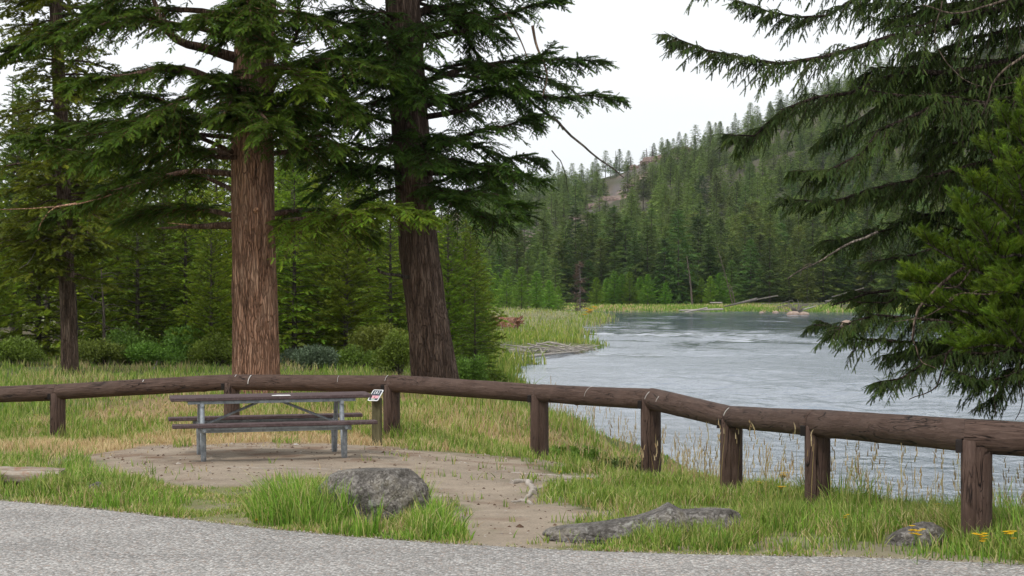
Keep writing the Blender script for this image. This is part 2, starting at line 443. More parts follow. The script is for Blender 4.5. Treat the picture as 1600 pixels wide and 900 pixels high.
def hill(x, y):
    yy = np.maximum(y, 60.0)
    px = 800 + F * x / yy
    Zr = CH + (450 - np.interp(px, RPX, RPY)) * YR / F
    t = np.clip((y - YB) / (YR - YB), 0, 1.25)
    prof = np.where(t < 1, .80 * t + .2 * t * t, 1.0 - .35 * (t - 1))
    h = (Zr + .6) * prof
    rock = rockmask(px, t)
    h = h + ss(.05, .35, t) * (1 - .6 * ss(.8, 1, t)) * 9 * (n2(x, y, .018, 3, 3.0) - .5)
    h = h + rock * 5 * (n2(x, y, .06, 4, 9.0) - .45) * ss(0.05, .3, t)
    return h * ss(YB - 25, YB + 5, y)
def rockmask(px, t):
    # a scree band falling left from the crest and a second bare chute
    c = np.interp(t, [.1, .35, .6, .8, 1.0, 1.2], [862, 885, 922, 965, 1030, 1045])
    wd = np.interp(t, [.1, .35, .6, .8, 1.0, 1.2], [6, 9, 14, 26, 44, 44])
    a = ss(1.25, .75, np.abs(px - c) / wd)
    c2 = np.interp(t, [.15, .5, .95], [805, 828, 865]); b = ss(1.3, .7, np.abs(px - c2) / 17) * ss(.12, .2, t) * ss(.9, .8, t)
    d = ss(1.3, .7, np.abs(px - 1165) / 55) * ss(.86, .93, t)
    return np.maximum(a * ss(.05, .2, t), b * .5)
def riv(x, y):
    return sdpoly(x, y, RIVER) + 1.1 * (n2(x, y, .35, 3, 2.0) - .5) * (1 + .05 * np.minimum(np.abs(y), 100))
def height(x, y, fine=True):
    x = np.asarray(x, float); y = np.asarray(y, float)
    sd = riv(x, y)
    W = 9 - 4.3 * ss(25, 40, y) + 5 * ss(60, 110, y)
    u_ = np.clip(sd / 7.6, 0, 1); steep = .14 * u_ ** .6 + .86 * u_ ** 2.4
    nb_ = ss(36, 28, y) * ss(-2, .5, x)
    far = (y > 284) | ((x > 25) & (y > 60 + 0 * x) & (x > 40)) 
    pl = np.where(far, -.75 + .5 * ss(0, 60, sd), plateau(x, y))
    W = np.where(far, 14.0, W)
    g_ = ss(0, 1, np.clip(sd / W, 0, 1) * .5 + .5) * 2 - 1
    g_ = np.where(far, g_, g_ * (1 - nb_) + steep * nb_)
    h = WL + (pl - WL) * g_
    h = np.where(sd < 0, WL - np.minimum(2.0, .3 * -sd), h)
    h = h + np.where(far | (y > YB - 25), hill(x, y), 0)
    if fine:
        m = ss(.0, .8, y - road_edge(x))
        h = h + m * (.05 * (n2(x, y, .9, 3, 1.0) - .5) + .02 * (n2(x, y, 5, 2, 4.0) - .5)) * np.where(y > 60, 2.0, 1.0)
        h = h - .05 * ss(.03, -.06, y - road_edge(x))
    return h
def hz(x, y): return float(height(np.array([x]), np.array([y]))[0])

PAD = [G(*p) for p in ((100, 708), (180, 702), (260, 688), (420, 684), (600, 694), (680, 700), (760, 704), (850, 718), (905, 732), (960, 742), (905, 748), (850, 752), (845, 775), (880, 795), (935, 800), (900, 822), (868, 850),
                       (850, 860), (735, 860), (712, 830), (690, 795), (660, 765), (600, 752), (520, 750), (430, 757), (300, 757), (235, 752), (150, 738), (110, 722))]
PATCH2 = [G(*p) for p in ((1170, 845), (1230, 838), (1290, 852), (1500, 880), (1600, 890), (1600, 899), (1400, 884), (1200, 872), (1160, 858))]
DRY = [G(*p) for p in ((60, 690), (110, 650), (200, 636), (300, 622), (420, 606), (560, 606), (700, 622), (830, 650), (830, 668), (700, 668), (640, 676), (560, 690), (420, 700), (300, 700), (150, 705))]
LAWN = [G(*p) for p in ((215, 765), (250, 757), (300, 757), (480, 755), (430, 800), (420, 826), (300, 816), (210, 800))]
def cover(x, y):
    """dirt, dry, lush, short weights (0..1)"""
    nz = n2(x, y, 1.6, 4, 6.0) - .5; nf = n2(x, y, 7, 3, 8.0) - .5
    dirt = ss(.28, -.22, sdpoly(x, y, PAD) * np.where(y > 20, .6, 1) + nz * 1.0 + nf * .35)
    dirt = np.maximum(dirt, ss(.1, -.1, sdpoly(x, y, PATCH2) + nz * .6 + nf * .5) * .6)
    spot = ss(.60, .70, n2(x, y, 2.1, 3, 77.0)) * ss(30, 26, y); dirt = np.maximum(dirt, spot * .75 * ss(1.0, .2, np.abs(sdpoly(x, y, PAD))) )
    dirt = np.maximum(dirt, spot * .6 * ss(-4, -2, x) * ss(4.2, 2.5, x) * ss(21.5, 20, y))
    dry = ss(1.2, -.5, sdpoly(x, y, DRY) * .45 + nz * 1.6 + nf * .5)
    short = ss(.3, -.3, sdpoly(x, y, LAWN) + nz * .8)
    edge = y - road_edge(x)
    short = np.maximum(short, ss(.5, .1, edge + nz * .4))
    return dirt, dry, short

def build_ground():
    def rg(*seg):
        out = []
        for a, b, s in seg: out.append(np.arange(a, b, s))
        out.append([seg[-1][1]]); return np.concatenate(out)
    xs = rg((-1200, -400, 50), (-400, -60, 10), (-60, -14, 1.5), (-14, -8, .3), (-8, 8, .07), (8, 14, .25), (14, 60, 1.2), (60, 420, 7), (420, 1200, 60))
    ys = rg((-60, 8, 8), (8, 13.5, .5), (13.5, 34, .085), (34, 62, .35), (62, 130, 1.0), (130, 320, 2.5), (320, 800, 7), (800, 1500, 70))
    X, Y = np.meshgrid(xs, ys)
    Z = height(X, Y)
    V = np.stack([X, Y, Z], -1).reshape(-1, 3)
    nx, ny = len(xs), len(ys)
    i = np.arange(ny - 1)[:, None] * nx; j = np.arange(nx - 1)[None]
    Fq = np.stack([i + j, i + j + 1, i + nx + j + 1, i + nx + j], -1).reshape(-1, 4)
    dirt, dry, short = cover(X, Y)
    c_dirt = np.array([.305, .250, .192]); c_dry = np.array([.33, .235, .125]); c_grn = np.array([.095, .115, .04]); c_short = np.array([.19, .19, .085])
    c_needle = np.array([.16, .09, .055])
    L = lambda a, b, t: a * (1 - t[..., None]) + b * t[..., None]
    col = np.broadcast_to(c_grn, X.shape + (3,))
    col = L(col, c_dry, dry); col = L(col, c_short, short * .8)
    d2 = np.broadcast_to(c_dirt, X.shape + (3,)) * (.85 + .3 * n2(X, Y, .9, 4, 11.0))[..., None]
    d2 = L(d2, c_needle, ss(.5, .68, n2(X, Y, 2.3, 4, 12.0)) * .65 * ss(23.0, 27, Y + 2 * n2(X, Y, 1, 2, 3.0)) + ss(.6, .75, n2(X, Y, 3, 3, 13.0)) * .35)
    col = L(col, d2, dirt)
    # forest floor, meadow, wet bank, hill
    col = L(col, np.array([.10, .085, .05]), ss(50, 60, Y) * ss(-1, -5, X) * ss(200, 100, Y))
    sd = riv(X, Y)
    col = L(col, np.array([.13, .15, .055]), ss(70, 95, Y) * ss(-6, -2, X))
    col = L(col, np.array([.25, .27, .13]), ss(120, 180, Y) * ss(1.5, 6, sd) * .8)
    col = L(col, np.array([.10, .085, .065]), ss(.6, -.2, sd))
    far = ss(284, 300, Y)
    px = 800 + F * X / np.maximum(Y, 60); t = (Y - YB) / (YR - YB)
    hillc = L(np.broadcast_to(np.array([.055, .062, .032]), X.shape + (3,)), np.array([.11, .092, .066]), ss(.4, .7, n2(X, Y, .05, 4, 3.0)) * .6)
    rk = rockmask(px, t)
    rc = L(np.broadcast_to(np.array([.13, .115, .105]), X.shape + (3,)), np.array([.27, .195, .165]), ss(.42, .62, n2(X, Y, .16, 4, 5.0)))
    rc = L(rc, np.array([.08, .09, .05]), ss(.55, .62, n2(X, Y, .22, 3, 7.0)) * .8)
    hillc = L(hillc, rc, rk)
    strip = L(np.broadcast_to(np.array([.16, .24, .07]), X.shape + (3,)), np.array([.32, .29, .14]), ss(.4, .65, n2(X, Y, .12, 3, 2.0)))
    strip = L(strip, np.array([.24, .19, .15]), ss(6, 1, sd) * .5)
    fc = L(strip, hillc, ss(308, 326, Y))
    col = L(col, fc, far)
    mb = MB(); mb.add(V, Fq, col.reshape(-1, 3))
    o = mb.obj('ground', M['ground'], smooth=True); tag(o, kind='structure')
build_ground()

def build_road():
    xs = np.concatenate([np.arange(-40, -8, 2.0), np.arange(-8, 8, .04), np.arange(8, 40.1, 2.0)])
    e = road_edge(xs)
    rows = [0.0, .02, .06, .2, .6, 1.5, 3, 5, 8, 12, 18, 30]
    V = []
    for k, r in enumerate(rows):
        z = plateau(xs, e - r) + .012 + (0 if k > 1 else (-.028 if k == 0 else -.006))
        V.append(np.stack([xs, e - r, z], -1))
    V = np.concatenate(V); n = len(xs)
    i = np.arange(len(rows) - 1)[:, None] * n; j = np.arange(n - 1)[None]
    Fq = np.stack([i + j + 1, i + j, i + n + j, i + n + j + 1], -1).reshape(-1, 4)
    mb = MB(); mb.add(V, Fq)
    tag(mb.obj('road', M['road'], smooth=True), kind='structure')
build_road()
def build_river():
    mb = MB()
    xs = np.concatenate([np.arange(-150, -10, 14.), np.arange(-10, 45, .24), np.arange(45, 170, 8.)]); ys = np.concatenate([np.arange(-60, 14, 8.), np.arange(14, 75, .13), np.arange(75, 150, .36), np.arange(150, 330, 1.3)])
    X, Y = np.meshgrid(xs, ys)
    wv = (n2(X + .3 * Y, Y * .8, .62, 3, 71.0) - .5) * .75 + (n2(X - .2 * Y, Y, 1.7, 2, 72.0) - .5) * .25
    amp_ = .10 + .28 * ss(.35, .6, n2(X, Y * .5, .13, 3, 73.0)) * ss(260, 110, Y)
    V = np.stack([X, Y, WL + wv * amp_], -1).reshape(-1, 3); nx = len(xs)
    i = np.arange(len(ys) - 1)[:, None] * nx; j = np.arange(nx - 1)[None]
    Fq = np.stack([i + j, i + j + 1, i + nx + j + 1, i + nx + j], -1).reshape(-1, 4)
    mb.add(V, Fq); tag(mb.obj('river', M['water'], smooth=True), kind='structure')
build_river()

# ------------------------------------------------------------------ foliage
def twig_fir(n=9, seed=0, wid=.30, w=.045, curl=.0):
    """flat-ish spray along +X, needle triangles; returns (T,3,3)"""
    r = np.random.default_rng(seed); out = []
    for k in range(n):
        t = (k + .5) / n * .97
        L = wid * (1 - .45 * t) * r.uniform(.8, 1.15)
        for a in (0, 1, 2, 3):
            ang = {0: 8, 1: 172, 2: 55, 3: 125}[a] + r.uniform(-22, 22); ang = math.radians(ang)
            d = np.array([.75, math.cos(ang), math.sin(ang) * .8]); d /= np.linalg.norm(d)
            b = np.array([t, 0, -curl * t * t])
            s = np.array([w, 0, 0]) if a < 2 else np.array([w * .7, (r.random() - .5) * w, 0])
            out.append([b - s, b + s, b + d * L])
    out.append([[.9, -w, 0], [.9, w, 0], [1.15, 0, -curl]])
    return np.array(out)
def twig_tuft(n=22, seed=0, spread=.8, w=.035, L=.75):
    """pine shoot: long needles brushed forward round a stem"""
    r = np.random.default_rng(seed); out = []
    for k in range(n):
        t = r.uniform(.0, .75); a = r.uniform(0, 2 * math.pi); sp = spread * r.uniform(.55, 1.0)
        d = np.array([1.0, math.cos(a) * sp, math.sin(a) * sp]); d /= np.linalg.norm(d)
        b = np.array([t, 0, 0]); u = norm(np.cross(d, [math.sin(a + 1), math.cos(a), .3])) * w
        out.append([b - u, b + u, b + d * L * r.uniform(.7, 1.1)])
    return np.array(out)
def twig_frond(n=3, seed=0):
    """coarse spray for far trees"""
    r = np.random.default_rng(seed); out = []
    for k in range(n):
        for s in (-1, 1):
            t = k / n; d = np.array([.55, s * r.uniform(.25, .5), r.uniform(-.25, .05)])
            b = np.array([t, 0, 0]); out.append([b, b + [.22, 0, .03], b + d])
    out.append([[.55, -.1, 0], [.55, .1, 0], [1.1, 0, -.08]])
    return np.array(out)
TW = {'fir': [twig_fir(8, s, .30, .075) for s in range(5)], 'spruce': [twig_fir(11, s + 9, .20, .055) for s in range(5)],
      'pine': [twig_tuft(16, s, .9, .045, .7) for s in range(5)], 'pinehero': [twig_tuft(34, s, .75, .03, .6) for s in range(5)],
      'frond': [twig_frond(3, s) for s in range(5)], 'mid': [twig_fir(5, s + 20, .40, .12) for s in range(5)], 'midpine': [twig_tuft(13, s + 3, .9, .08, .7) for s in range(5)]}

def put_twigs(mb, kind, O, D, U, S, tint, mat=0):
    """O,D,U (n,3), S (n,), tint (n,3)"""
    if len(O) == 0: return
    D = norm(D); Sd = norm(np.cross(U, D)); U2 = np.cross(D, Sd)
    tl = TW[kind]; pick = R.integers(0, len(tl), len(O))
    for k, T in enumerate(tl):
        m = pick == k
        if not m.any(): continue
        q = T.reshape(-1, 3); nt = len(q)
        V = O[m][:, None] + S[m][:, None, None] * (q[None, :, 0:1] * D[m][:, None] + q[None, :, 1:2] * Sd[m][:, None] + q[None, :, 2:3] * U2[m][:, None])
        n = V.shape[0] * nt
        mb.add(V.reshape(-1, 3), np.arange(n).reshape(-1, 3), np.repeat(tint[m], nt, 0), mat)

def polyres(pts, n):
    pts = np.asarray(pts, float); d = np.r_[0, np.cumsum(np.linalg.norm(np.diff(pts, axis=0), axis=1))]
    if len(pts) > 2:   # smooth by Catmull-Rom
        out = []; P_ = np.vstack([2 * pts[0] - pts[1], pts, 2 * pts[-1] - pts[-2]])
        for k in range(len(pts) - 1):
            p0, p1, p2, p3 = P_[k:k + 4]
            t = np.linspace(0, 1, 8, endpoint=False)[:, None]
            out.append(.5 * ((2 * p1) + (-p0 + p2) * t + (2 * p0 - 5 * p1 + 4 * p2 - p3) * t ** 2 + (-p0 + 3 * p1 - 3 * p2 + p3) * t ** 3))
        pts = np.vstack(out + [pts[-1:]]); d = np.r_[0, np.cumsum(np.linalg.norm(np.diff(pts, axis=0), axis=1))]
    s = np.linspace(0, d[-1], n)
    return np.stack([np.interp(s, d, pts[:, k]) for k in range(3)], -1), d[-1]

def limb(crown, wood, pts, r0, kind='fir', t0=.15, step=.12, bl=.9, tw=.2, tstep=.09, ang=60, droop=.25, hang=.25, tintv=.3,
         up=.0, twig_wood=False, base_tint=(1, 1, 1), woodmat=0, blmin=.25, seg=7, wcol=None, wob=.0, full=0.0):
    pts, L = polyres(pts, 16)
    if wob: pts = pts + (np.stack([fbm(pts * 2.1 + k * 9, 2) for k in range(3)], -1) - .5) * wob * np.linspace(0, 1, 16)[:, None]
    tt = np.linspace(0, 1, 16)
    if wood is not None: tube(wood, pts, r0 * (1 - tt) ** .8 + .006, seg, wcol, woodmat)
    if crown is None: return
    nb = max(2, int(L * (1 - t0) / step))
    t = t0 + (1 - t0) * (np.arange(nb) + R.random(nb)) / nb; t = np.clip(t, 0, 1)
    B = np.stack([np.interp(t, tt, pts[:, k]) for k in range(3)], -1)
    Tn = norm(np.gradient(pts, axis=0)); T = norm(np.stack([np.interp(t, tt, Tn[:, k]) for k in range(3)], -1))
    side = norm(np.cross(T, [0, 0, 1.0])) * np.where(np.arange(nb) % 2, 1, -1)[:, None]
    a = np.radians(ang * R.uniform(.7, 1.25, nb) * (1 - .35 * t))[:, None]
    bd = norm(T * np.cos(a) + side * np.sin(a) + np.array([0, 0, 1]) * (up + R.normal(0, .12 + full, nb))[:, None])
    env = np.clip((1 - t) * 1.25, 0, 1) ** .65 * np.clip(.45 + (t - t0) / .3, 0, 1)
    bL = (blmin + (bl - blmin) * env) * R.uniform(.65, 1.2, nb)
    nt = max(3, int(bl / tstep))
    s = (np.arange(nt) + .5) / nt
    S = s[None] * bL[:, None]
    Q = B[:, None] + bd[:, None] * S[..., None]; Q[..., 2] -= droop * S ** 2 / max(bl, .3) * 1.2
    dirs = np.broadcast_to(bd[:, None], Q.shape).copy(); dirs[..., 2] -= droop * 2 * S / max(bl, .3)
    dirs = norm(dirs)
    sd2 = norm(np.cross(dirs, [0, 0, 1.0])) * np.where(np.arange(nt) % 2, 1, -1)[None, :, None]
    ta = np.radians(R.uniform(28, 62, Q.shape[:2]))[..., None]
    if True:
        td = dirs * np.cos(ta) + sd2 * np.sin(ta)
        td[..., 2] += -hang + R.normal(0, .18, Q.shape[:2])
    upv = np.zeros_like(td); upv[..., 2] = 1; upv += R.normal(0, .3, td.shape)
    keep = R.random(Q.shape[:2]) < .95
    # drop twigs past the branchlet's own length share
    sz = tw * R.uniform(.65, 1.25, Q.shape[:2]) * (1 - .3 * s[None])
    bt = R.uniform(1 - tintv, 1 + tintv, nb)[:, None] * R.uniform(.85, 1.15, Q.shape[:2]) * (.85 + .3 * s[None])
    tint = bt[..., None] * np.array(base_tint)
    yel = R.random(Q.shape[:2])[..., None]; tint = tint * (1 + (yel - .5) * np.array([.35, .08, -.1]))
    k = keep.ravel()
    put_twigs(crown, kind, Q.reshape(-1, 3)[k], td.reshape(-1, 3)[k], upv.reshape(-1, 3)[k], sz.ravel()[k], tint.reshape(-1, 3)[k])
    # branchlet tip and limb tip
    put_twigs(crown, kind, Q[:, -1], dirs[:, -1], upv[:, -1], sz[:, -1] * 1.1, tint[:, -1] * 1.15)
    nk = max(3, int(L * (1 - t0) / (tw * .5)))
    t = t0 + (1 - t0) * R.random(nk); B = np.stack([np.interp(t, tt, pts[:, k]) for k in range(3)], -1)
    T = norm(np.stack([np.interp(t, tt, Tn[:, k]) for k in range(3)], -1)); T = T + R.normal(0, .45, T.shape)
    put_twigs(crown, kind, B, T, np.tile([0, 0, 1.], (nk, 1)), tw * R.uniform(.7, 1.1, nk), np.tile(base_tint, (nk, 1)) * R.uniform(.8, 1.2, nk)[:, None])
    if twig_wood and wood is not None:
        # 3-sided tapering stems for the branchlets
        e = np.array([0, .5, 1.0]); n = nb
        q = np.stack([B2 for B2 in (Q[:, 0] * 2 - Q[:, 1] if nt > 1 else Q[:, 0], Q[:, nt // 2], Q[:, -1])], 1)
        rr = np.array([.009, .006, .003]) * twig_wood
        u = norm(np.cross(bd, [0, 0, 1.])); w = np.cross(u, bd)
        for c0 in range(2):
            Vv = []
            for st in (c0, c0 + 1):
                for kk in range(3):
                    an = kk * 2.0944; Vv.append(q[:, st] + (u * math.cos(an) + w * math.sin(an)) * rr[st])
            Vv = np.stack(Vv, 1)
            base = np.arange(n)[:, None, None] * 6
            f = np.array([[0, 1, 4, 3], [1, 2, 5, 4], [2, 0, 3, 5]])[None] + base
            wood.add(Vv.reshape(-1, 3), f.reshape(-1, 4), np.array([.6, .55, .5]), woodmat)

def trunk(mb, pts, rads, seg=28, n=90, furrow=.06, flare=.25, seed=0.0, col=None, mat=0):
    pts = np.asarray(pts, float); q, L = polyres(pts, n)
    r = np.interp(np.linspace(0, 1, n), np.linspace(0, 1, len(rads)), rads)
    h = np.linspace(0, L, n); 
    a = np.linspace(0, 2 * np.pi, seg, endpoint=False)
    rr = r[:, None] * (1 + flare * np.exp(-h / .45)[:, None] * (.7 + .6 * vnoise(np.stack([np.cos(a) * 1.7 + seed, np.sin(a) * 1.7, a * 0], -1))[None]))
    A, H = np.meshgrid(a, h)
    nn = fbm(np.stack([np.cos(A) * 3.2 * r[0] / .4 + seed, np.sin(A) * 3.2 * r[0] / .4, H * .55], -1) * 2.2, 3)
    rr = rr * (1 + furrow * (nn - .5) * 2)
    V = q[:, None] + np.stack([np.cos(A) * rr, np.sin(A) * rr, np.zeros_like(A)], -1)
    i = np.arange(n - 1)[:, None] * seg; j = np.arange(seg)[None]; j2 = (j + 1) % seg
    Fq = np.stack([i + j, i + j2, i + seg + j2, i + seg + j], -1).reshape(-1, 4)
    mb.add(V.reshape(-1, 3), Fq, col, mat)

def conifer(H, cb, rad, n_limb, kind, tw, seed, style='fir', rt=.15, lean=(0, 0), step=.3, tstep=.2, seg=7, dens=1.0, shape=.85, wood_limb=True):
    """whole tree at the origin; returns crown MB, wood MB"""
    global R
    keep = R; R = np.random.default_rng(seed)
    cr, wd = MB(), MB()
    tp = np.array([[0, 0, -.4], [lean[0] * .3, lean[1] * .3, H * .35], [lean[0] * .7, lean[1] * .7, H * .7], [lean[0], lean[1], H]])
    ax, _ = polyres(tp, 30); trunk(wd, tp, [rt, rt * .8, rt * .45, .015], seg=max(6, seg), n=24, furrow=.05, flare=.2, seed=seed)
    zz = cb + (H - cb) * ((np.arange(n_limb) + R.random(n_limb)) / n_limb) ** 1.0
    for k, z in enumerate(zz):
        f = (z - cb) / (H - cb)
        o = np.array([np.interp(z, ax[:, 2], ax[:, i]) for i in range(3)]); o[2] = z
        L = (rad * (1 - f) ** shape * R.uniform(.6, 1.15) + .05 * rad) * (.55 + .45 * min(1, f / .12) if style != 'bush' else 1)
        az = k * 2.39996 + R.uniform(-.5, .5)
        d = np.array([math.cos(az), math.sin(az), 0])
        if style == 'fir': e0, e1 = .05 + .5 * f, -.28 + .5 * f
        else: e0, e1 = .25 + .6 * f, .30 + .7 * f
        e0 += R.uniform(-.15, .15); e1 += R.uniform(-.15, .15)
        p1 = o + d * L * .5 + [0, 0, e0 * L * .5]; p2 = p1 + d * L * .5 + [0, 0, e1 * L * .5]
        limb(cr, wd if wood_limb else None, [o, p1, p2], rt * .22 * (1 - f) + .008, kind, .12, step, L * .42 + .1 * (1 - f), tw * (1 - .5 * f), tstep, 58, .18 if style == 'fir' else -.05,
             .15 if style == 'fir' else -.25, .35, 0 if style == 'fir' else .15, seg=4, blmin=min(.25, L * .2), full=.1)
    # leader
    n = 8; O = np.stack([np.full(n, lean[0]), np.full(n, lean[1]), H - tw * .8 * R.random(n) * 1.5], -1)
    put_twigs(cr, kind, O, np.stack([R.normal(0, .25, n), R.normal(0, .25, n), np.ones(n)], -1), np.tile([1., 0, 0], (n, 1)), np.full(n, tw * .5), np.ones((n, 3)))
    R = keep
    return cr, wd

def shade(c, v): return tuple(np.array(c) * v)

# ---- hero fir with the reddish trunk
def tree_A():
    bx, by = -4.87, 38.0; bz = hz(bx, by)
    t = empty('fir_tree', (bx, by, bz), 'big old fir with the thick reddish brown trunk just behind the picnic table', 'tree')
    wd, cr = MB(), MB(); Y = by
    def p(px, py, dy=0):
        q = P(px, py, Y + dy); return q - [bx, by, bz]
    ax = [p(402, 640), p(400, 560), p(397, 420), p(395, 250), p(397, 100), p(402, -60), p(405, -350), p(405, -900)]
    ax[0][2] = -.4
    trunk(wd, ax, [.455, .41, .39, .365, .33, .27, .17, .03], 72, 420, .085, .12, 3.0)
    cx = lambda py: float(np.interp(-py, [-640, -420, -250, -100, 60, 350, 900], [402, 397, 395, 397, 402, 405, 405]))
    # hand-set limbs: pixel path, y offsets towards(-)/away(+), radius, foliage from
    LB = [
        ([(385, 165, 0), (335, 128, -.8), (270, 104, -1.4), (190, 118, -1.8), (110, 130, -2)], .115, .42, 1.1),
        ([(385, 95, 0), (330, 78, -.4), (272, 60, -.6), (240, 10, -.7), (235, -60, -.8)], .11, .75, .9),
        ([(380, 205, 0), (300, 190, -1), (230, 150, -1.6), (160, 160, -2)], .07, .3, 1.0),
        ([(375, 273, 0), (300, 268, .6), (225, 285, 1.0), (120, 318, 1.2), (60, 356, 1.3)], .06, .35, .7),
        ([(372, 352, 0), (300, 352, .5), (245, 356, 1.0)], .075, .95, .4),
        ([(372, 340, .3), (310, 325, 1.2), (250, 330, 1.8), (190, 345, 2.4)], .05, .25, 1.0),
        ([(420, 350, 0), (470, 343, -.9), (540, 332, -1.5), (610, 322, -1.9), (668, 345, -2.1)], .06, .12, 1.0),
        ([(420, 335, .2), (480, 330, 1.0), (540, 345, 1.6), (580, 375, 1.9)], .05, .15, .9),
        ([(420, 150, 0), (440, 105, -.5), (462, 50, -.8), (470, -20, -.9)], .06, .5, .7),
        ([(420, 225, 0), (480, 215, -1.2), (530, 225, -1.7)], .05, .2, .9),
        ([(420, 240, 0), (500, 235, .8), (560, 265, 1.2)], .05, .2, .9),
        ([(420, 110, 0), (490, 95, -.6), (560, 100, -1.0), (610, 115, -1.2)], .06, .2, 1.0),
        ([(375, 240, 0), (300, 235, 1.5), (220, 245, 2.2), (130, 250, 2.5)], .06, .25, 1.1),
        ([(375, 130, 0), (300, 150, -1.5), (230, 185, -2.2), (170, 225, -2.6)], .06, .3, 1.1),
        ([(375, 60, 0), (290, 40, -1.0), (190, 30, -1.6), (100, 55, -2.0)], .06, .3, 1.1),
        ([(375, 30, 0), (290, 15, 1.0), (170, 20, 1.6), (60, 60, 2.0), (0, 90, 2.2)], .06, .3, 1.1),
        ([(375, 180, 0), (280, 190, 1.6), (170, 190, 2.2), (60, 200, 2.4)], .06, .35, 1.0),
        ([(397, 165, -.3), (400, 170, -1.5), (415, 190, -2.6), (430, 205, -3.2)], .05, .3, 1.0),
        ([(397, 150, -.3), (370, 150, -1.5), (355, 172, -2.8)], .05, .35, .95),
        ([(397, 60, -.3), (410, 62, -1.6), (425, 82, -3.0)], .05, .35, .8),
        ([(397, 100, -.3), (450, 110, -1.4), (480, 140, -2.4)], .05, .3, .9),
        ([(397, 20, -.3), (340, 20, -1.4), (320, 40, -2.6)], .05, .3, .9),
        ([(420, 20, 0), (480, 20, -.6), (530, 50, -1.0)], .05, .3, .9),
        ([(420, 180, .2), (470, 180, 1.2), (520, 190, 2.2)], .05, .2, .9),
    ]
    for path, r, t0, bl in LB:
        pts = [p(a, b, c) for a, b, c in path]
        limb(cr, wd, pts, r, 'fir', t0, .036, bl * .95, .18, .058, 66, .42, .22, .38, full=.2, seg=9, twig_wood=1.2, base_tint=(1.7, 1.55, 1.2) if path[-1][0] in (668, 480) else (1, 1, 1), wob=.25, wcol=(.5, .55, .6))
    for k in range(19):
        left = R.random() < .68; py = R.choice([R.uniform(-60, 10), R.uniform(190, 330)]) if left else R.uniform(-40, 235); az = R.uniform(2.3, 4.0) if left else R.uniform(-.9, .9)
        if k % 3 == 0: az = R.uniform(-2.1, -1.0); py = R.uniform(-20, 200); left = False
        L = R.uniform(2.6, 4.9) * (1 if left else .62); d = np.array([math.cos(az), math.sin(az), 0]); o = p(cx(py), py)
        limb(cr, wd, [o, o + d * L * .35 + [0, 0, R.uniform(0, .2) * L], o + d * L * .7 + [0, 0, R.uniform(0, .2) * L], o + d * L + [0, 0, R.uniform(-.12, .08) * L]], .045, 'fir', .25, .042, .9, .18, .06, 66, .42, .22, .38, full=.2, seg=7, twig_wood=1.2, wob=.25, wcol=(.45, .5, .55))
    # bare snapped tips and stubs
    for path, r in (([(120, 318, 1.2), (85, 325, 1.1), (66, 345, 1.0), (60, 360, 1.0)], .025), ([(225, 285, 1), (140, 315, .9), (60, 325, .8), (-20, 328, .7)], .018),
                    ([(400, 328, -.42), (402, 326, -.6)], .06), ([(440, 105, -.5), (500, 60, -.6)], .015), ([(300, 352, .5), (262, 348, .2)], .02)):
        tube(wd, polyres([p(a, b, c) for a, b, c in path], 8)[0], np.linspace(r, r * .35, 8), 6, (1.7, 1.7, 1.7))
    # the crown above the frame
    for k in range(46):
        z = 8.4 + k * .32; az = k * 2.4 + R.uniform(-.4, .4); L = 4.6 * (1 - (z - 8) / 17) ** .8 * R.uniform(.7, 1.1)
        o = np.array([(405 - 800) / F * Y - bx, 0, z - bz]); d = np.array([math.cos(az), math.sin(az), 0])
        limb(cr, wd, [o, o + d * L * .5 + [0, 0, .1 * L], o + d * L + [0, 0, -.05 * L]], .05, 'mid', .2, .28, L * .35, .45, .25, 60, .3, .2, .3, seg=5)
    print('A tris', sum(len(a) for a in cr.f[3]))
    wd.obj('trunk', M['bark_red'], t, smooth=True); cr.obj('crown', M['fir'], t)
tree_A()

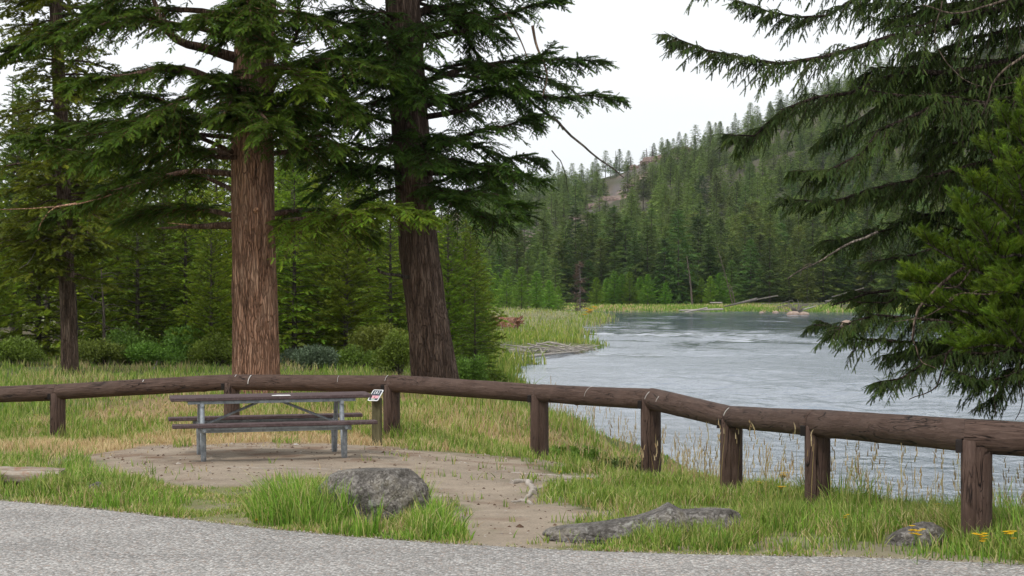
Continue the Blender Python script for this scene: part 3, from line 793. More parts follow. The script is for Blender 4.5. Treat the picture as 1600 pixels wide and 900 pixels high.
def tree_B():
    bx, by = (682 - 800) / F * 40.0, 40.0; bz = hz(bx, by)
    t = empty('fir_tree', (bx, by, bz), 'leaning fir with dark furrowed trunk on the riverbank, right of the red trunked one', 'tree')
    wd, cr = MB(), MB(); Y = by
    def p(px, py, dy=0):
        q = P(px, py, Y + dy); return q - [bx, by, bz]
    ax = [p(686, 640), p(680, 590), p(668, 500), p(656, 400), p(648, 300), p(641, 200), p(634, 80), p(625, -80), p(612, -400), p(600, -850)]
    ax[0][2] = -.4
    trunk(wd, ax, [.47, .395, .375, .36, .34, .30, .25, .18, .1, .03], 72, 420, .10, .14, 8.0)
    LB = [
        ([(650, 185, 0), (720, 172, -.4), (790, 140, -.7), (860, 150, -.9), (960, 152, -1.0)], .06, .35, .9),
        ([(645, 60, 0), (720, 50, -.4), (790, 22, -.7), (880, 0, -.9)], .075, .3, .8),
        ([(648, 20, 0), (690, 15, .5), (740, 75, .8), (770, 130, 1.0)], .07, .4, .8),
        ([(655, 250, 0), (720, 215, -.6), (790, 195, -1), (850, 185, -1.2)], .055, .35, .8),
        ([(655, 270, 0), (720, 270, -.8), (790, 262, -1.2), (850, 285, -1.4)], .055, .3, .95),
        ([(658, 300, 0), (720, 320, .6), (775, 345, .9), (830, 325, 1.1)], .055, .25, 1.0),
        ([(658, 310, 0), (700, 300, -1.0), (760, 300, -1.6), (815, 320, -2.0)], .05, .2, 1.0),
        ([(655, 215, 0), (730, 225, 1.0), (800, 245, 1.5), (845, 250, 1.7)], .05, .2, 1.0),
        ([(655, 130, 0), (720, 110, .6), (800, 95, 1.0), (900, 95, 1.2), (945, 100, 1.3)], .06, .3, .85),
        ([(650, 100, 0), (720, 120, -.8), (800, 110, -1.2), (860, 80, -1.4)], .055, .4, .75),
        ([(650, 0, 0), (720, -15, 0), (800, -30, .3), (880, -10, .3)], .055, .35, .9),
        ([(630, 195, 0), (570, 180, -.7), (510, 178, -1.0), (470, 190, -1.2)], .05, .25, .9),
        ([(635, 240, 0), (580, 232, .5), (520, 240, .8), (470, 255, 1.0)], .05, .3, .8),
        ([(638, 275, 0), (590, 262, -.8), (540, 262, -1.3)], .05, .3, .8),
        ([(630, 140, 0), (570, 130, .5), (520, 125, .9), (480, 150, 1.0)], .05, .2, .9),
        ([(628, 90, 0), (570, 72, -.8), (520, 80, -1.3), (490, 105, -1.5)], .05, .25, 1.0),
        ([(628, 40, 0), (570, 20, .3), (510, 25, .5)], .05, .3, .9),
        ([(640, 290, 0), (600, 300, -.5), (560, 320, -.9)], .04, .4, .7),
        ([(640, 130, -.3), (650, 130, -1.6), (660, 155, -2.8)], .05, .2, 1.0),
        ([(638, 90, -.3), (620, 90, -1.6), (605, 120, -2.8)], .05, .25, 1.0),
        ([(642, 230, -.3), (660, 232, -1.5), (672, 255, -2.6)], .05, .3, .9),
        ([(642, 210, -.3), (615, 215, -1.5), (600, 245, -2.4)], .05, .35, .9),
        ([(650, 300, -.3), (680, 295, -1.4), (715, 312, -2.2)], .045, .3, .9),
        ([(640, 170, .3), (690, 160, 1.6), (740, 180, 2.5)], .045, .2, .9),
        ([(640, 60, .3), (600, 40, 1.6), (560, 40, 2.4)], .045, .2, .9),
        ([(648, 280, .2), (690, 260, 1.5), (740, 270, 2.4), (780, 300, 2.8)], .045, .2, 1.0),
    ]
    for path, r, t0, bl in LB:
        pts = [p(a, b, c) for a, b, c in path]
        limb(cr, wd, pts, r, 'fir', t0, .038, bl * .88, .17, .057, 66, .4, .2, .38, full=.2, seg=9, twig_wood=1.2, base_tint=(.78, .88, 1.0), wob=.25, wcol=(.6, .6, .6))
    for k in range(22):
        left = R.random() < .5; py = R.uniform(-30, 300); az = R.uniform(2.2, 4.1) if left else R.uniform(-.9, .9)
        if k % 3 == 0: az = R.uniform(-2.2, -.9)
        L = R.uniform(1.6, 2.9) if left else R.uniform(1.8, 3.2); d = np.array([math.cos(az), math.sin(az), 0]); o = p(float(np.interp(py, [-80, 80, 200, 300], [625, 634, 641, 648])), py)
        limb(cr, wd, [o, o + d * L * .35 + [0, 0, R.uniform(-.05, .2) * L], o + d * L * .7 + [0, 0, R.uniform(-.05, .2) * L], o + d * L + [0, 0, R.uniform(-.2, .08) * L]], .04, 'fir', .2, .048, .85, .165, .064, 66, .42, .2, .38, full=.2, seg=7, twig_wood=1.2, wob=.25, base_tint=(.78, .88, 1.0), wcol=(.6, .6, .6))
    wd.obj('trunk', M['bark_dark'], t, smooth=True)
    for path, r0, r1, c in (([(795, 130, -.7), (850, 175, -1), (910, 225, -1.2), (975, 278, -1.4)], .045, .014, 1.0), ([(862, 235, -.9), (880, 262, -.9), (888, 300, -.9)], .014, .005, .6),
                            ([(770, 335, .9), (768, 370, .9), (757, 395, .9)], .016, .008, .8), ([(640, 433, -.3), (612, 430, -.5), (594, 425, -.6), (590, 419, -.6)], .045, .028, .9)):
        q_ = polyres([p(*q) for q in path], 22)[0]; q_ = q_ + (np.stack([fbm(q_ * 3.5 + k_ * 9, 3) for k_ in range(3)], -1) - .5) * .16 * np.sin(np.linspace(0, np.pi, 22))[:, None]
        b = MB(); tube(b, q_, np.linspace(r0, r1, 22) * (.85 if r0 < .046 else 1), 7, (c, c, c)); b.obj('bare_branch', M['bark_grey'], t, smooth=True)
    b = MB(); tube(b, polyres([p(*q) for q in ((832, 40, -1), (838, 70, -1), (850, 100, -1), (855, 120, -1), (848, 150, -1))], 14)[0], np.linspace(.03, .012, 14), 7, (1.1, .85, .7))
    tube(b, polyres([p(*q) for q in ((790, 20, -1), (812, 60, -1), (828, 100, -1))], 14)[0], np.linspace(.02, .01, 14), 7, (1.1, .85, .7))
    b.obj('broken_branch', M['bark_dead'], t, smooth=True)
    for k in range(42):
        z = 8.6 + k * .30; az = k * 2.4 + R.uniform(-.4, .4); L = 4.0 * (1 - (z - 8) / 15) ** .8 * R.uniform(.7, 1.1)
        xx = (np.interp(z, [8, 18], [622, 602]) - 800) / F * Y - bx
        o = np.array([xx, 0, z - bz]); d = np.array([math.cos(az), math.sin(az), 0])
        limb(cr, None, [o, o + d * L * .5 + [0, 0, .1 * L], o + d * L + [0, 0, -.05 * L]], .05, 'mid', .2, .28, L * .35, .45, .25, 60, .3, .2, .3, seg=5)
    cr.obj('crown', M['fir'], t)
tree_B()

# ---- spruce hanging in from the right, and the bright pine in front of it
def tree_C():
    bx, by = 6.9, 20.5; bz = hz(bx, by)
    t = empty('spruce_tree', (bx, by, bz), 'spruce leaning in from the right edge with drooping dark sprays over the river', 'tree')
    wd, cr = MB(), MB(); Y = by
    def p(px, py, dy=0):
        q = P(px, py, Y - .8 + dy); return q - [bx, by, bz]
    top = 9.5
    trunk(wd, [(0, 0, -.5), (-.05, 0, 2), (-.1, 0, 5), (-.1, 0, top)], [.24, .2, .14, .02], 32, 80, .06, .2, 5.0)
    LB = [
        ([(1840, -60, .8), (1600, 5, 0), (1450, 45, -.3), (1330, 70, -.5), (1170, 92, -.6), (1048, 48, -.6)], .05, .3, .55),
        ([(1840, -160, .8), (1600, -110, 0), (1400, -75, -.3), (1250, -40, -.5), (1080, -22, -.6)], .045, .35, .5),
        ([(1840, -130, .8), (1600, -60, .4), (1420, -20, .3), (1260, 20, .2), (1150, 10, .2)], .04, .35, .5),
        ([(1840, 10, .8), (1600, 90, .2), (1420, 120, 0), (1290, 165, -.1), (1180, 215, -.2), (1130, 196, -.2)], .05, .3, .55),
        ([(1840, 60, .8), (1600, 150, -.3), (1450, 180, -.6), (1330, 240, -.8), (1235, 262, -.9)], .045, .3, .55),
        ([(1840, 60, .8), (1640, 110, .6), (1480, 130, .8), (1350, 175, .9), (1280, 215, 1.0)], .04, .3, .6),
        ([(1840, 180, .8), (1620, 230, .2), (1480, 270, .1), (1340, 300, 0), (1225, 315, 0)], .04, .35, .5),
        ([(1840, 230, .8), (1640, 290, .6), (1480, 330, .6), (1360, 370, .6), (1290, 385, .6)], .035, .25, .55),
        ([(1840, 280, .8), (1640, 350, .2), (1480, 390, 0), (1350, 400, -.1)], .035, .3, .55),
        ([(1840, 330, .8), (1640, 400, .8), (1500, 440, .9), (1380, 455, 1.0), (1310, 458, 1.0)], .035, .3, .55),
        ([(1840, 360, .8), (1650, 460, -.2), (1500, 500, -.4), (1380, 505, -.6), (1290, 530, -.7)], .035, .3, .5),
        ([(1840, 390, .8), (1650, 500, .5), (1520, 540, .4), (1400, 530, .3), (1280, 515, .3)], .035, .35, .5),
        ([(1840, 420, .8), (1680, 520, -.2), (1560, 555, -.4), (1450, 560, -.5), (1365, 580, -.6)], .035, .3, .5),
        ([(1840, 440, .8), (1700, 545, -.2), (1620, 580, -.5), (1540, 595, -.6), (1470, 590, -.7)], .03, .3, .45),
        ([(1840, 300, .8), (1680, 420, .5), (1560, 470, .3), (1450, 480, .2)], .03, .2, .5),
        ([(1840, 200, .8), (1700, 300, .6), (1580, 350, .4), (1450, 370, .4)], .03, .2, .55),
        ([(1840, -20, .8), (1680, 40, .5), (1540, 60, .3), (1420, 95, .2), (1340, 130, .1)], .03, .2, .5),
        ([(1840, 120, .8), (1700, 170, .4), (1580, 215, .4), (1480, 240, .4), (1400, 290, .4)], .03, .2, .55),
        ([(1840, -60, .8), (1700, -30, .9), (1580, 0, 1.0), (1450, 10, 1.1), (1340, -10, 1.1)], .03, .2, .55),
        ([(1840, 40, .8), (1700, 90, .9), (1600, 140, 1.4), (1500, 190, 1.6), (1430, 250, 1.6)], .03, .2, .6),
        ([(1840, 340, .8), (1700, 420, .9), (1600, 500, 1.2), (1500, 520, 1.4), (1400, 555, 1.4)], .03, .2, .6),
    ]
    for path, r, t0, bl in LB:
        pts = [p(a, b, c) for a, b, c in path]
        limb(cr, wd, pts, r * .8, 'spruce', t0 * .6, .036, bl * 1.1, .12, .042, 62, .85, 1.0, .35, seg=8, twig_wood=.8, blmin=.14, wob=.45, wcol=(.45, .4, .38), full=.22)
    for k in range(24):
        py = R.uniform(-40, 600); e = R.uniform(1330, 1540); o = p(1840, py - 60 + R.uniform(-40, 40), .8); dy = R.uniform(-.9, 1.6)
        y1 = py + R.uniform(-30, 60)
        limb(cr, wd, [o, p(1640, py - 10, dy * .4), p((1640 + e) / 2, py + R.uniform(-15, 30), dy * .8), p(e, y1, dy)], .022, 'spruce', .15, .045, .5, .12, .045, 62, .85, 1.0, .35, seg=6, twig_wood=.8, blmin=.14, wob=.5, wcol=(.45, .4, .38), full=.22)
    # rest of the tree, mostly outside the frame
    for k in range(70):
        z = 1.6 + k * .11; az = R.uniform(-1.9, 1.9); L = 2.6 * (1 - z / 10.5) ** .7 * R.uniform(.7, 1.1)
        o = np.array([-.05, 0, z]); d = np.array([math.cos(az), math.sin(az), 0])
        limb(cr, wd, [o, o + d * L * .5, o + d * L + [0, 0, -.2 * L]], .025, 'mid', .15, .16, L * .35 + .1, .26, .14, 60, .35, .4, .3, seg=5)
    print('C tris', sum(len(a) for a in cr.f[3]))
    wd.obj('trunk', M['bark_grey'], t, smooth=True); cr.obj('crown', M['spruce'], t)
    def bare(paths, m='bark_grey', col=(1, 1, 1)):
        b = MB()
        for path, r0, r1 in paths:
            q = polyres([p(*a) for a in path], 18)[0]; q = q + (np.stack([fbm(q * 5 + k * 9, 2) for k in range(3)], -1) - .5) * .05
            tube(b, q, np.linspace(r0, r1, 18), 7, col)
        b.obj('bare_branch', M[m], t, smooth=True)
    bare([([(1370, 362, -.9), (1330, 378, -.9), (1280, 408, -.9), (1230, 436, -.9)], .013, .005), ([(1268, 412, -.9), (1258, 416, -.9), (1252, 432, -.9)], .005, .003)], 'bark_grey', (1.9, 1.9, 1.9))
    bare([([(1700, 240, -2), (1598, 296, -2.1), (1560, 350, -2.2), (1528, 400, -2.2), (1470, 442, -2.2), (1432, 490, -2.2), (1424, 532, -2.2)], .022, .011),
          ([(1528, 400, -2.2), (1500, 445, -2.2), (1465, 448, -2.2)], .01, .005), ([(1424, 532, -2.2), (1440, 562, -2.2), (1462, 578, -2.2)], .007, .003)], 'bark_grey', (1.7, 1.5, 1.4))
    bare([([(1640, 455, -2.2), (1560, 458, -2.2), (1500, 460, -2.2), (1474, 474, -2.2)], .011, .005),
          ([(1560, 458, -2.2), (1530, 452, -2.2), (1508, 472, -2.2)], .006, .003), ([(1500, 460, -2.2), (1440, 498, -2.2), (1395, 500, -2.2)], .007, .003)], 'bark_grey', (1.7, 1.5, 1.4))
    bare([([(1540, 530, -1.8), (1488, 545, -1.8), (1470, 578, -1.8), (1462, 605, -1.8), (1420, 625, -1.8)], .012, .004)], 'bark_grey', (.6, .5, .5))
    bare([([(1590, 595, -1.8), (1596, 620, -1.8), (1586, 655, -1.8)], .008, .003)], 'bark_grey', (.6, .5, .5))
    bare([([(1560, 600, -1.8), (1554, 625, -1.8), (1558, 652, -1.8)], .006, .003)], 'bark_grey', (.6, .5, .5))
    bare([([(1700, -40, -1.5), (1590, -5, -1.5), (1500, 20, -1.5), (1440, 5, -1.5)], .018, .006)], 'bark_grey', (1.3, 1.2, 1.1))
    bare([([(1640, 60, -1.5), (1560, 120, -1.5), (1535, 180, -1.5)], .016, .006)], 'bark_grey', (1.3, 1.2, 1.1))
    bare([([(1470, 0, -1.5), (1460, 60, -1.5), (1480, 100, -1.5), (1530, 135, -1.5), (1590, 130, -1.5)], .006, .003)], 'bark_grey', (1.3, 1.2, 1.1))
    bare([([(1400, 452, .5), (1350, 460, .5), (1325, 470, .5), (1300, 478, .5)], .018, .006)], 'bark_grey', (.35, .3, .3))
tree_C()

def tree_D():
    bx, by = 4.95, 17.6; bz = hz(bx, by)
    t = empty('pine_tree', (bx, by, bz), 'bushy bright green young pine at the right edge in front of the dark spruce', 'tree')
    wd, cr = MB(), MB(); Y = by
    def p(px, py, dy=0):
        q = P(px, py, Y + dy); return q - [bx, by, bz]
    trunk(wd, [(0, 0, -.4), (.02, 0, 1.5), (0, 0, 4.2)], [.075, .06, .01], 20, 50, .06, .2, 5.0)
    LB = [([(1690, 560), (1600, 470), (1540, 430), (1480, 400), (1450, 380)], -.3), ([(1690, 600), (1600, 520), (1520, 490), (1440, 475)], -.1), ([(1690, 540), (1600, 430), (1540, 370), (1500, 320)], -.3),
          ([(1690, 480), (1610, 380), (1560, 320), (1520, 290)], -.5), ([(1690, 430), (1620, 330), (1580, 270), (1545, 235)], -.2), ([(1690, 380), (1630, 290), (1600, 230), (1570, 190)], 0),
          ([(1690, 330), (1640, 250), (1610, 200), (1600, 150)], .1), ([(1690, 620), (1620, 560), (1560, 540), (1500, 545)], -.5), ([(1690, 500), (1600, 430), (1530, 420), (1460, 440)], .4),
          ([(1690, 580), (1590, 520), (1500, 500), (1430, 440)], .3), ([(1690, 460), (1600, 400), (1560, 400), (1530, 350)], -.8), ([(1690, 520), (1620, 450), (1590, 440), (1560, 460)], -.9),
          ([(1690, 420), (1640, 350), (1600, 310), (1590, 260)], -.8), ([(1690, 600), (1640, 560), (1600, 540), (1570, 500)], -.9), ([(1690, 560), (1600, 500), (1500, 450), (1420, 440)], .2)]
    for path, dy in LB:
        pts = [p(a, b, dy * i / (len(path) - 1)) for i, (a, b) in enumerate(path)]
        limb(cr, wd, pts, .02, 'pinehero', .1, .045, .42, .115, .055, 55, -.25, -.55, .28, up=.25, seg=6, twig_wood=.8, blmin=.15)
    for k in range(60):
        z = .6 + k * .06; az = R.uniform(-2.0, 2.0); L = 1.1 * (1 - z / 4.8) ** .7 * R.uniform(.7, 1.1)
        o = np.array([0, 0, z]); d = np.array([math.cos(az), math.sin(az), 0])
        limb(cr, wd, [o, o + d * L * .5 + [0, 0, .1 * L], o + d * L + [0, 0, .4 * L]], .012, 'pinehero', .2, .12, .3, .13, .1, 50, -.2, -.4, .3, up=.2, seg=5)
    print('D tris', sum(len(a) for a in cr.f[3]))
    wd.obj('trunk', M['bark_grey'], t, smooth=True); cr.obj('crown', M['pine_bright'], t)
tree_D()

# ------------------------------------------------------------------ forest behind the fence
def protos(spec):
    out = []
    for s in spec:
        cr, wd = conifer(**s['p'])
        out.append((cr.mesh('crown', s['m']), wd.mesh('trunk', s.get('b', M['bark_grey']), True), s['p']['H']))
        print('proto tris', s['p']['seed'], sum(len(a) for a in cr.f[3]))
    return out
YP = protos([dict(p=dict(H=8, cb=.3, rad=1.6, n_limb=125, kind='midpine', tw=.25, seed=11, style='pine', rt=.09, step=.15, tstep=.17), m=M['pine']),
             dict(p=dict(H=9, cb=.5, rad=1.8, n_limb=125, kind='midpine', tw=.26, seed=12, style='pine', rt=.10, step=.15, tstep=.18, lean=(.2, .1)), m=M['pine']),
             dict(p=dict(H=8.5, cb=.2, rad=2.0, n_limb=110, kind='mid', tw=.34, seed=13, style='fir', rt=.11, step=.22, tstep=.2), m=M['pine']),
             dict(p=dict(H=12, cb=2.6, rad=1.8, n_limb=120, kind='midpine', tw=.32, seed=14, style='pine', rt=.14, step=.24, tstep=.2, lean=(-.2, .2)), m=M['pine_dark']),
             dict(p=dict(H=13, cb=1.2, rad=2.2, n_limb=130, kind='mid', tw=.38, seed=15, style='fir', rt=.15, step=.26, tstep=.22), m=M['pine_dark'])])
def place(pr, x, y, H, label, group, name='pine_tree', rot=None, sx=1.0, z=None):
    k = H / pr[2]
    t = empty(name, (x, y, hz(x, y) if z is None else z), label, 'tree', group, R.uniform(0, 6.28) if rot is None else rot)
    t.scale = (k * sx, k * sx, k)
    link('trunk', pr[1], t); link('crown', pr[0], t)
    return t
g1 = 'conifers in the dense stand behind the fence'
# (px, Y, H, proto)
row = [(-30, 56, 6.5, 0), (20, 61, 8, 3), (60, 58, 6, 2), (150, 60, 7, 1), (185, 64, 6.8, 0), (215, 57, 5.0, 2), (255, 61, 6.3, 0), (290, 58, 5.2, 2), (330, 62, 6.6, 1), (365, 66, 7, 2), (330, 56, 4.2, 0),
       (425, 64, 6.0, 1), (460, 60, 5.4, 2), (500, 63, 6.2, 0), (540, 60, 5.4, 1), (575, 64, 6.0, 0), (610, 58, 4.6, 2), (645, 62, 5.6, 1), (700, 56, 4.3, 0), (722, 62, 4.6, 1), (742, 53, 2.9, 2),
       (-60, 70, 9, 3), (30, 74, 9.5, 4), (90, 72, 8.5, 3), (160, 76, 9, 4), (230, 74, 8, 3), (290, 78, 8.3, 0), (350, 75, 8, 4), (410, 76, 7.8, 3), (455, 80, 9, 1), (505, 76, 7.5, 4), (560, 80, 8, 0), (610, 74, 7.0, 4), (660, 78, 7.2, 1), (705, 72, 5.8, 2), (735, 80, 5.4, 0),
       (-20, 92, 12, 4), (60, 96, 12.5, 3), (120, 92, 11, 4), (190, 98, 11, 3), (250, 92, 9.5, 4), (310, 96, 10, 3), (370, 95, 10, 4), (430, 98, 11.5, 1), (480, 94, 10.5, 0), (530, 98, 10, 3), (590, 95, 9.5, 4), (640, 99, 9, 1), (690, 94, 7.2, 4), (728, 100, 6.4, 2),
       (20, 120, 15, 4), (110, 124, 14, 3), (200, 120, 12, 4), (280, 125, 12, 3), (400, 122, 13, 4), (470, 126, 13.5, 1), (560, 124, 12, 4), (640, 126, 10.5, 3), (700, 122, 8.5, 4), (745, 130, 7.0, 2)]
kinds = ['bright young pine with brushy upright shoots, in the stand behind the fence', 'tall yellowish green young pine in the stand behind the fence', 'broad young fir with layered boughs, in the stand behind the fence',
         'dark pine with a bare lower trunk, in the stand behind the fence', 'tall dark fir with drooping layers, in the stand behind the fence']
for px, Y, H, k in row:
    x = (px - 800) / F * Y
    place(YP[k], x, Y, H, kinds[k], g1, 'fir_tree' if k in (2, 4) else 'pine_tree', sx=1.25 if k < 3 else 1.1)

# old pine with dark trunk at the left, and its neighbour poles
def tree_E():
    bx, by = (107 - 800) / F * 49.0, 49.0; bz = hz(bx, by)
    t = empty('pine_tree', (bx, by, bz), 'tall old pine with a slim dark trunk, left of the red trunked fir', 'tree')
    wd, cr = MB(), MB()
    def p(px, py, dy=0):
        q = P(px, py, by + dy); return q - [bx, by, bz]
    ax = [p(110, 600), p(108, 540), p(104, 420), p(100, 300), p(92, 120), p(85, -40), p(80, -300)]; ax[0][2] = -.3
    trunk(wd, ax, [.21, .19, .175, .165, .14, .11, .03], 40, 200, .1, .15, 2.0)
    for k in range(190):
        py = R.uniform(-280, 440); f = (470 - py) / 750; az = R.uniform(0, 6.28); L = (2.4 * (1 - f * .7)) * R.uniform(.5, 1.15)
        if py > 400: L *= .6
        o = p(np.interp(-py, [-540, -300, -120, 300], [108, 100, 92, 80]), py); d = np.array([math.cos(az), math.sin(az), 0])
        limb(cr, wd, [o, o + d * L * .5 + [0, 0, .02 * L], o + d * L + [0, 0, -.12 * L]], .03, 'mid', .2, .15, .8, .27, .14, 58, .15, .1, .35, seg=5, full=.12, base_tint=(1.25, 1.1, .8))
    wd.obj('trunk', M['bark_dark'], t, smooth=True); cr.obj('crown', M['pine_dark'], t)
    b = MB()
    for path in ([(115, 385, -.3), (100, 378, -1), (95, 390, -1.3), (80, 402, -1.6)], [(108, 395, -.3), (72, 372, -1), (45, 410, -1.5), (30, 420, -1.6)], [(150, 470, 0), (140, 462, 0), (134, 455, 0)]):
        tube(b, polyres([p(*q) for q in path], 10)[0], np.linspace(.02, .008, 10), 5)
    b.obj('bare_branch', M['bark_dead'], t)
tree_E()
def pole(px, pyb, pyt, Y, r, label, px2=None, mat='bark_grey'):
    x = (px - 800) / F * Y; z = hz(x, Y); t = MB(); q = P(px2 if px2 is not None else px, pyt, Y) - [x, Y, z]
    trunk(t, [(0, 0, -.3), q * .5 + [.03, 0, 0], q], [r, r * .8, r * .3], 10, 30, .08, .1, px * .1)
    for k in range(14):
        f = R.uniform(.35, .98); a = R.uniform(0, 6.28); L = R.uniform(.2, .9); o = q * f
        tube(t, [o, o + np.array([math.cos(a) * L * .6, math.sin(a) * L * .6, .05]), o + np.array([math.cos(a) * L, math.sin(a) * L, -.1 * L])], [.012 + r * .05, .01, .004], 4)
    o = t.obj('dead_tree', M[mat], None, True, loc=(x, Y, z)); tag(o, label, 'dead tree')
pole(118, 585, 440, 50.5, .035, 'thin pale dead sapling leaning beside the dark trunked pine')
pole(163, 575, 420, 55, .05, 'slim dark dead sapling right of the dark trunked pine', 158)
pole(72, 560, 380, 60, .10, 'short dark snag in the gloom left of the dark trunked pine')

# ------------------------------------------------------------------ shrubs
def leafblob(mb, c, rad, n, size, tint=(1, 1, 1), flatb=.7, tintv=.3):
    d = norm(R.normal(0, 1, (n, 3))); rr = R.random(n)[:, None] ** .45
    O = np.asarray(c) + d * rr * np.asarray(rad); O[:, 2] = np.maximum(O[:, 2], c[2] - rad[2] * .9)
    a = norm(d * .6 + R.normal(0, .6, (n, 3)) + [0, 0, .35]); b = norm(np.cross(a, R.normal(0, 1, (n, 3))))
    s = size * R.uniform(.6, 1.3, n)[:, None]
    V = np.stack([O - b * s * .28, O + b * s * .28, O + a * s], 1)
    v = (R.uniform(1 - tintv, 1 + tintv, n))[:, None] * np.array(tint)
    mb.add(V.reshape(-1, 3), np.arange(n * 3).reshape(-1, 3), np.repeat(v, 3, 0))
def shrub(name, px, Y, w, h, n, mat, label, size=.07, group=None, blobs=7, tint=(1, 1, 1), lift=.4):
    x = (px - 800) / F * Y; z = hz(x, Y)
    t = empty(name, (x, Y, z), label, 'shrub', group)
    f, s = MB(), MB()
    for k in range(blobs):
        a = R.uniform(0, 6.28); q = R.random() ** .5
        c = np.array([math.cos(a) * q * w * .38, math.sin(a) * q * w * .3, h * R.uniform(lift, .78) * (1 - .4 * q)])
        leafblob(f, c, (w * .24, w * .2, h * .28), n // blobs, size, np.array(tint) * R.uniform(.8, 1.2))
        tube(s, [(0, 0, -.1), c * .5 + [0, 0, .03], c], [.018, .012, .005], 4)
    s.obj('stem', M['bark_grey'], t); f.obj('foliage', M[mat], t)
shrub('sage_shrub', 500, 52, 1.5, .75, 5200, 'sage', 'grey green low shrub right of the red trunk, beyond the fence', .07, blobs=14)
shrub('sage_shrub', 470, 55, 1.1, .55, 3000, 'sage', 'smaller grey green shrub tucked against the red trunk, beyond the fence', .07, blobs=9)
shrub('leafy_shrub', 625, 50, 1.2, 1.3, 5000, 'shrub', 'tall leafy green shrub at the foot of the leaning dark trunk, on its left', .07, blobs=14)
shrub('leafy_shrub', 560, 53, 1.3, .7, 4200, 'shrub', 'rounded green shrub in the grass between the two big trunks', .06, blobs=10)
shrub('leafy_shrub', 733, 50, 1.0, 1.2, 5000, 'shrub', 'upright leafy shrub at the foot of the leaning dark trunk, on its right', .07, blobs=12)
shrub('leafy_shrub', 772, 58, .9, 1.0, 4200, 'shrub', 'bright leafy shrub at the water edge, left of the driftwood', .08, blobs=10)
for k_, (px_, Y_, h_, c_) in enumerate(((22, 54, .9, 'at the far left edge of the forest foot'), (150, 55, .8, 'right of the slim dark trunk at the forest foot'), (196, 56, 1.1, 'second right of the slim dark trunk at the forest foot'), (243, 55, .8, 'midway between the slim dark trunk and the red trunk'),
        (290, 56, 1.2, 'tall one left of the red trunk at the forest foot'), (340, 55, .9, 'pressed against the left side of the red trunk'), (590, 56, 1.4, 'tallest one left of the leaning trunk'), (655, 58, 1.5, 'half hidden behind the leaning trunk'), (705, 56, 1.2, 'just right of the leaning trunk'))):
    shrub('leafy_shrub', px_, Y_, 1.7, h_, 5200, 'shrub', 'green undergrowth shrub ' + c_, .08, 'undergrowth along the forest foot', 12, (R.uniform(.7, 1.1), R.uniform(.8, 1.05), 1))
shrub('juniper_shrub', 955, 30.5, 1.3, .42, 5200, 'juniper', 'low dark juniper mat behind the rail, left of the fence corner', .05, blobs=16, lift=.2)
shrub('juniper_shrub', 1062, 27.5, 1.1, .34, 4600, 'juniper', 'low juniper mat behind the rail, just right of the corner post', .05, blobs=15, lift=.2)
shrub('juniper_shrub', 1110, 24.6, .8, .22, 2600, 'juniper', 'small sprawling juniper by the third post from the right', .045, blobs=12, lift=.2)
shrub('leafy_shrub', 893, 31.5, 1.0, .42, 3400, 'shrub', 'light green bushy plant under the rail on the bank', .06, blobs=9)

# ------------------------------------------------------------------ hillside conifers
def farproto(spec):
    out = []
    for s in spec:
        cr, wd = conifer(**s['p']); m = MB()
        m.merge(cr); base = MB(); 
        for V, c in zip(wd.v, wd.c): pass
        off = m.n; m.v.append(np.concatenate(wd.v)); m.c.append(np.concatenate(wd.c)); m.n += len(m.v[-1])
        for k in (3, 4):
            for a, b in zip(wd.f[k], wd.m[k]): m.f[k].append(a + off); m.m[k].append(b * 0 + 1)
        out.append((m.mesh('conifer', [s['m'], M['bark_grey']]), s['p']['H'], m)); print('far tris', m.n // 3)
    return out
FP = farproto([dict(p=dict(H=14, cb=1.0, rad=3.3, n_limb=100, kind='frond', tw=1.0, seed=31, rt=.17, step=.55, tstep=.5, wood_limb=False), m=M['far']),
               dict(p=dict(H=14, cb=1.8, rad=2.8, n_limb=95, kind='frond', tw=.9, seed=32, rt=.17, step=.5, tstep=.5, wood_limb=False, shape=1.0), m=M['far']),
               dict(p=dict(H=14, cb=3.0, rad=2.7, n_limb=75, kind='frond', tw=1.0, seed=33, rt=.18, step=.55, tstep=.5, wood_limb=False, lean=(.4, 0), shape=.6), m=M['far']),
               dict(p=dict(H=14, cb=.6, rad=3.9, n_limb=105, kind='frond', tw=1.1, seed=34, rt=.19, step=.6, tstep=.55, wood_limb=False), m=M['far']),
               dict(p=dict(H=14, cb=4.5, rad=2.4, n_limb=56, kind='frond', tw=.9, seed=35, rt=.16, step=.5, tstep=.5, wood_limb=False, shape=.5), m=M['far'])])
YF = farproto([dict(p=dict(H=6, cb=.1, rad=1.5, n_limb=80, kind='frond', tw=.55, seed=41, style='pine', rt=.08, step=.32, tstep=.3, wood_limb=False), m=M['far_young']),
               dict(p=dict(H=6, cb=.1, rad=1.2, n_limb=75, kind='frond', tw=.5, seed=42, style='pine', rt=.08, step=.3, tstep=.3, wood_limb=False), m=M['far_young'])])
cand = []
# lattice in azimuth and depth gives an even, dense cover
tt_ = YB - 8
for Y in [318, 325, 333, 342, 352, 363, 375, 388, 402, 417, 433, 450, 468, 487, 507, 528, 550, 573, 597, 622, 648, 675, 703, 728, 748, 768]:
    sp = 31 * 330 / Y * (1.0 if Y < 400 else 1.08)
    for px in np.arange(690, 1640, sp):
        a = px + R.uniform(-.5, .5) * sp; y = Y + R.uniform(-6, 6)
        x = (a - 800) / F * y; t = (y - YB) / (YR - YB)
        rk = float(rockmask(np.array(a), np.array(t)))
        if rk > .5 and R.random() < .7: continue
        if t > .93 and R.random() < .15: continue
        H = R.uniform(8, 15) * (1 - .3 * ss(.03, .2, t))
        if rk > .3: H *= .7
        if y < 330: H *= .85
        cand.append((x, y, H, a, t))
cand = [c for c in cand if c[3] > 720]
CA = np.array(cand); zc = height(CA[:, 0], CA[:, 1], False)
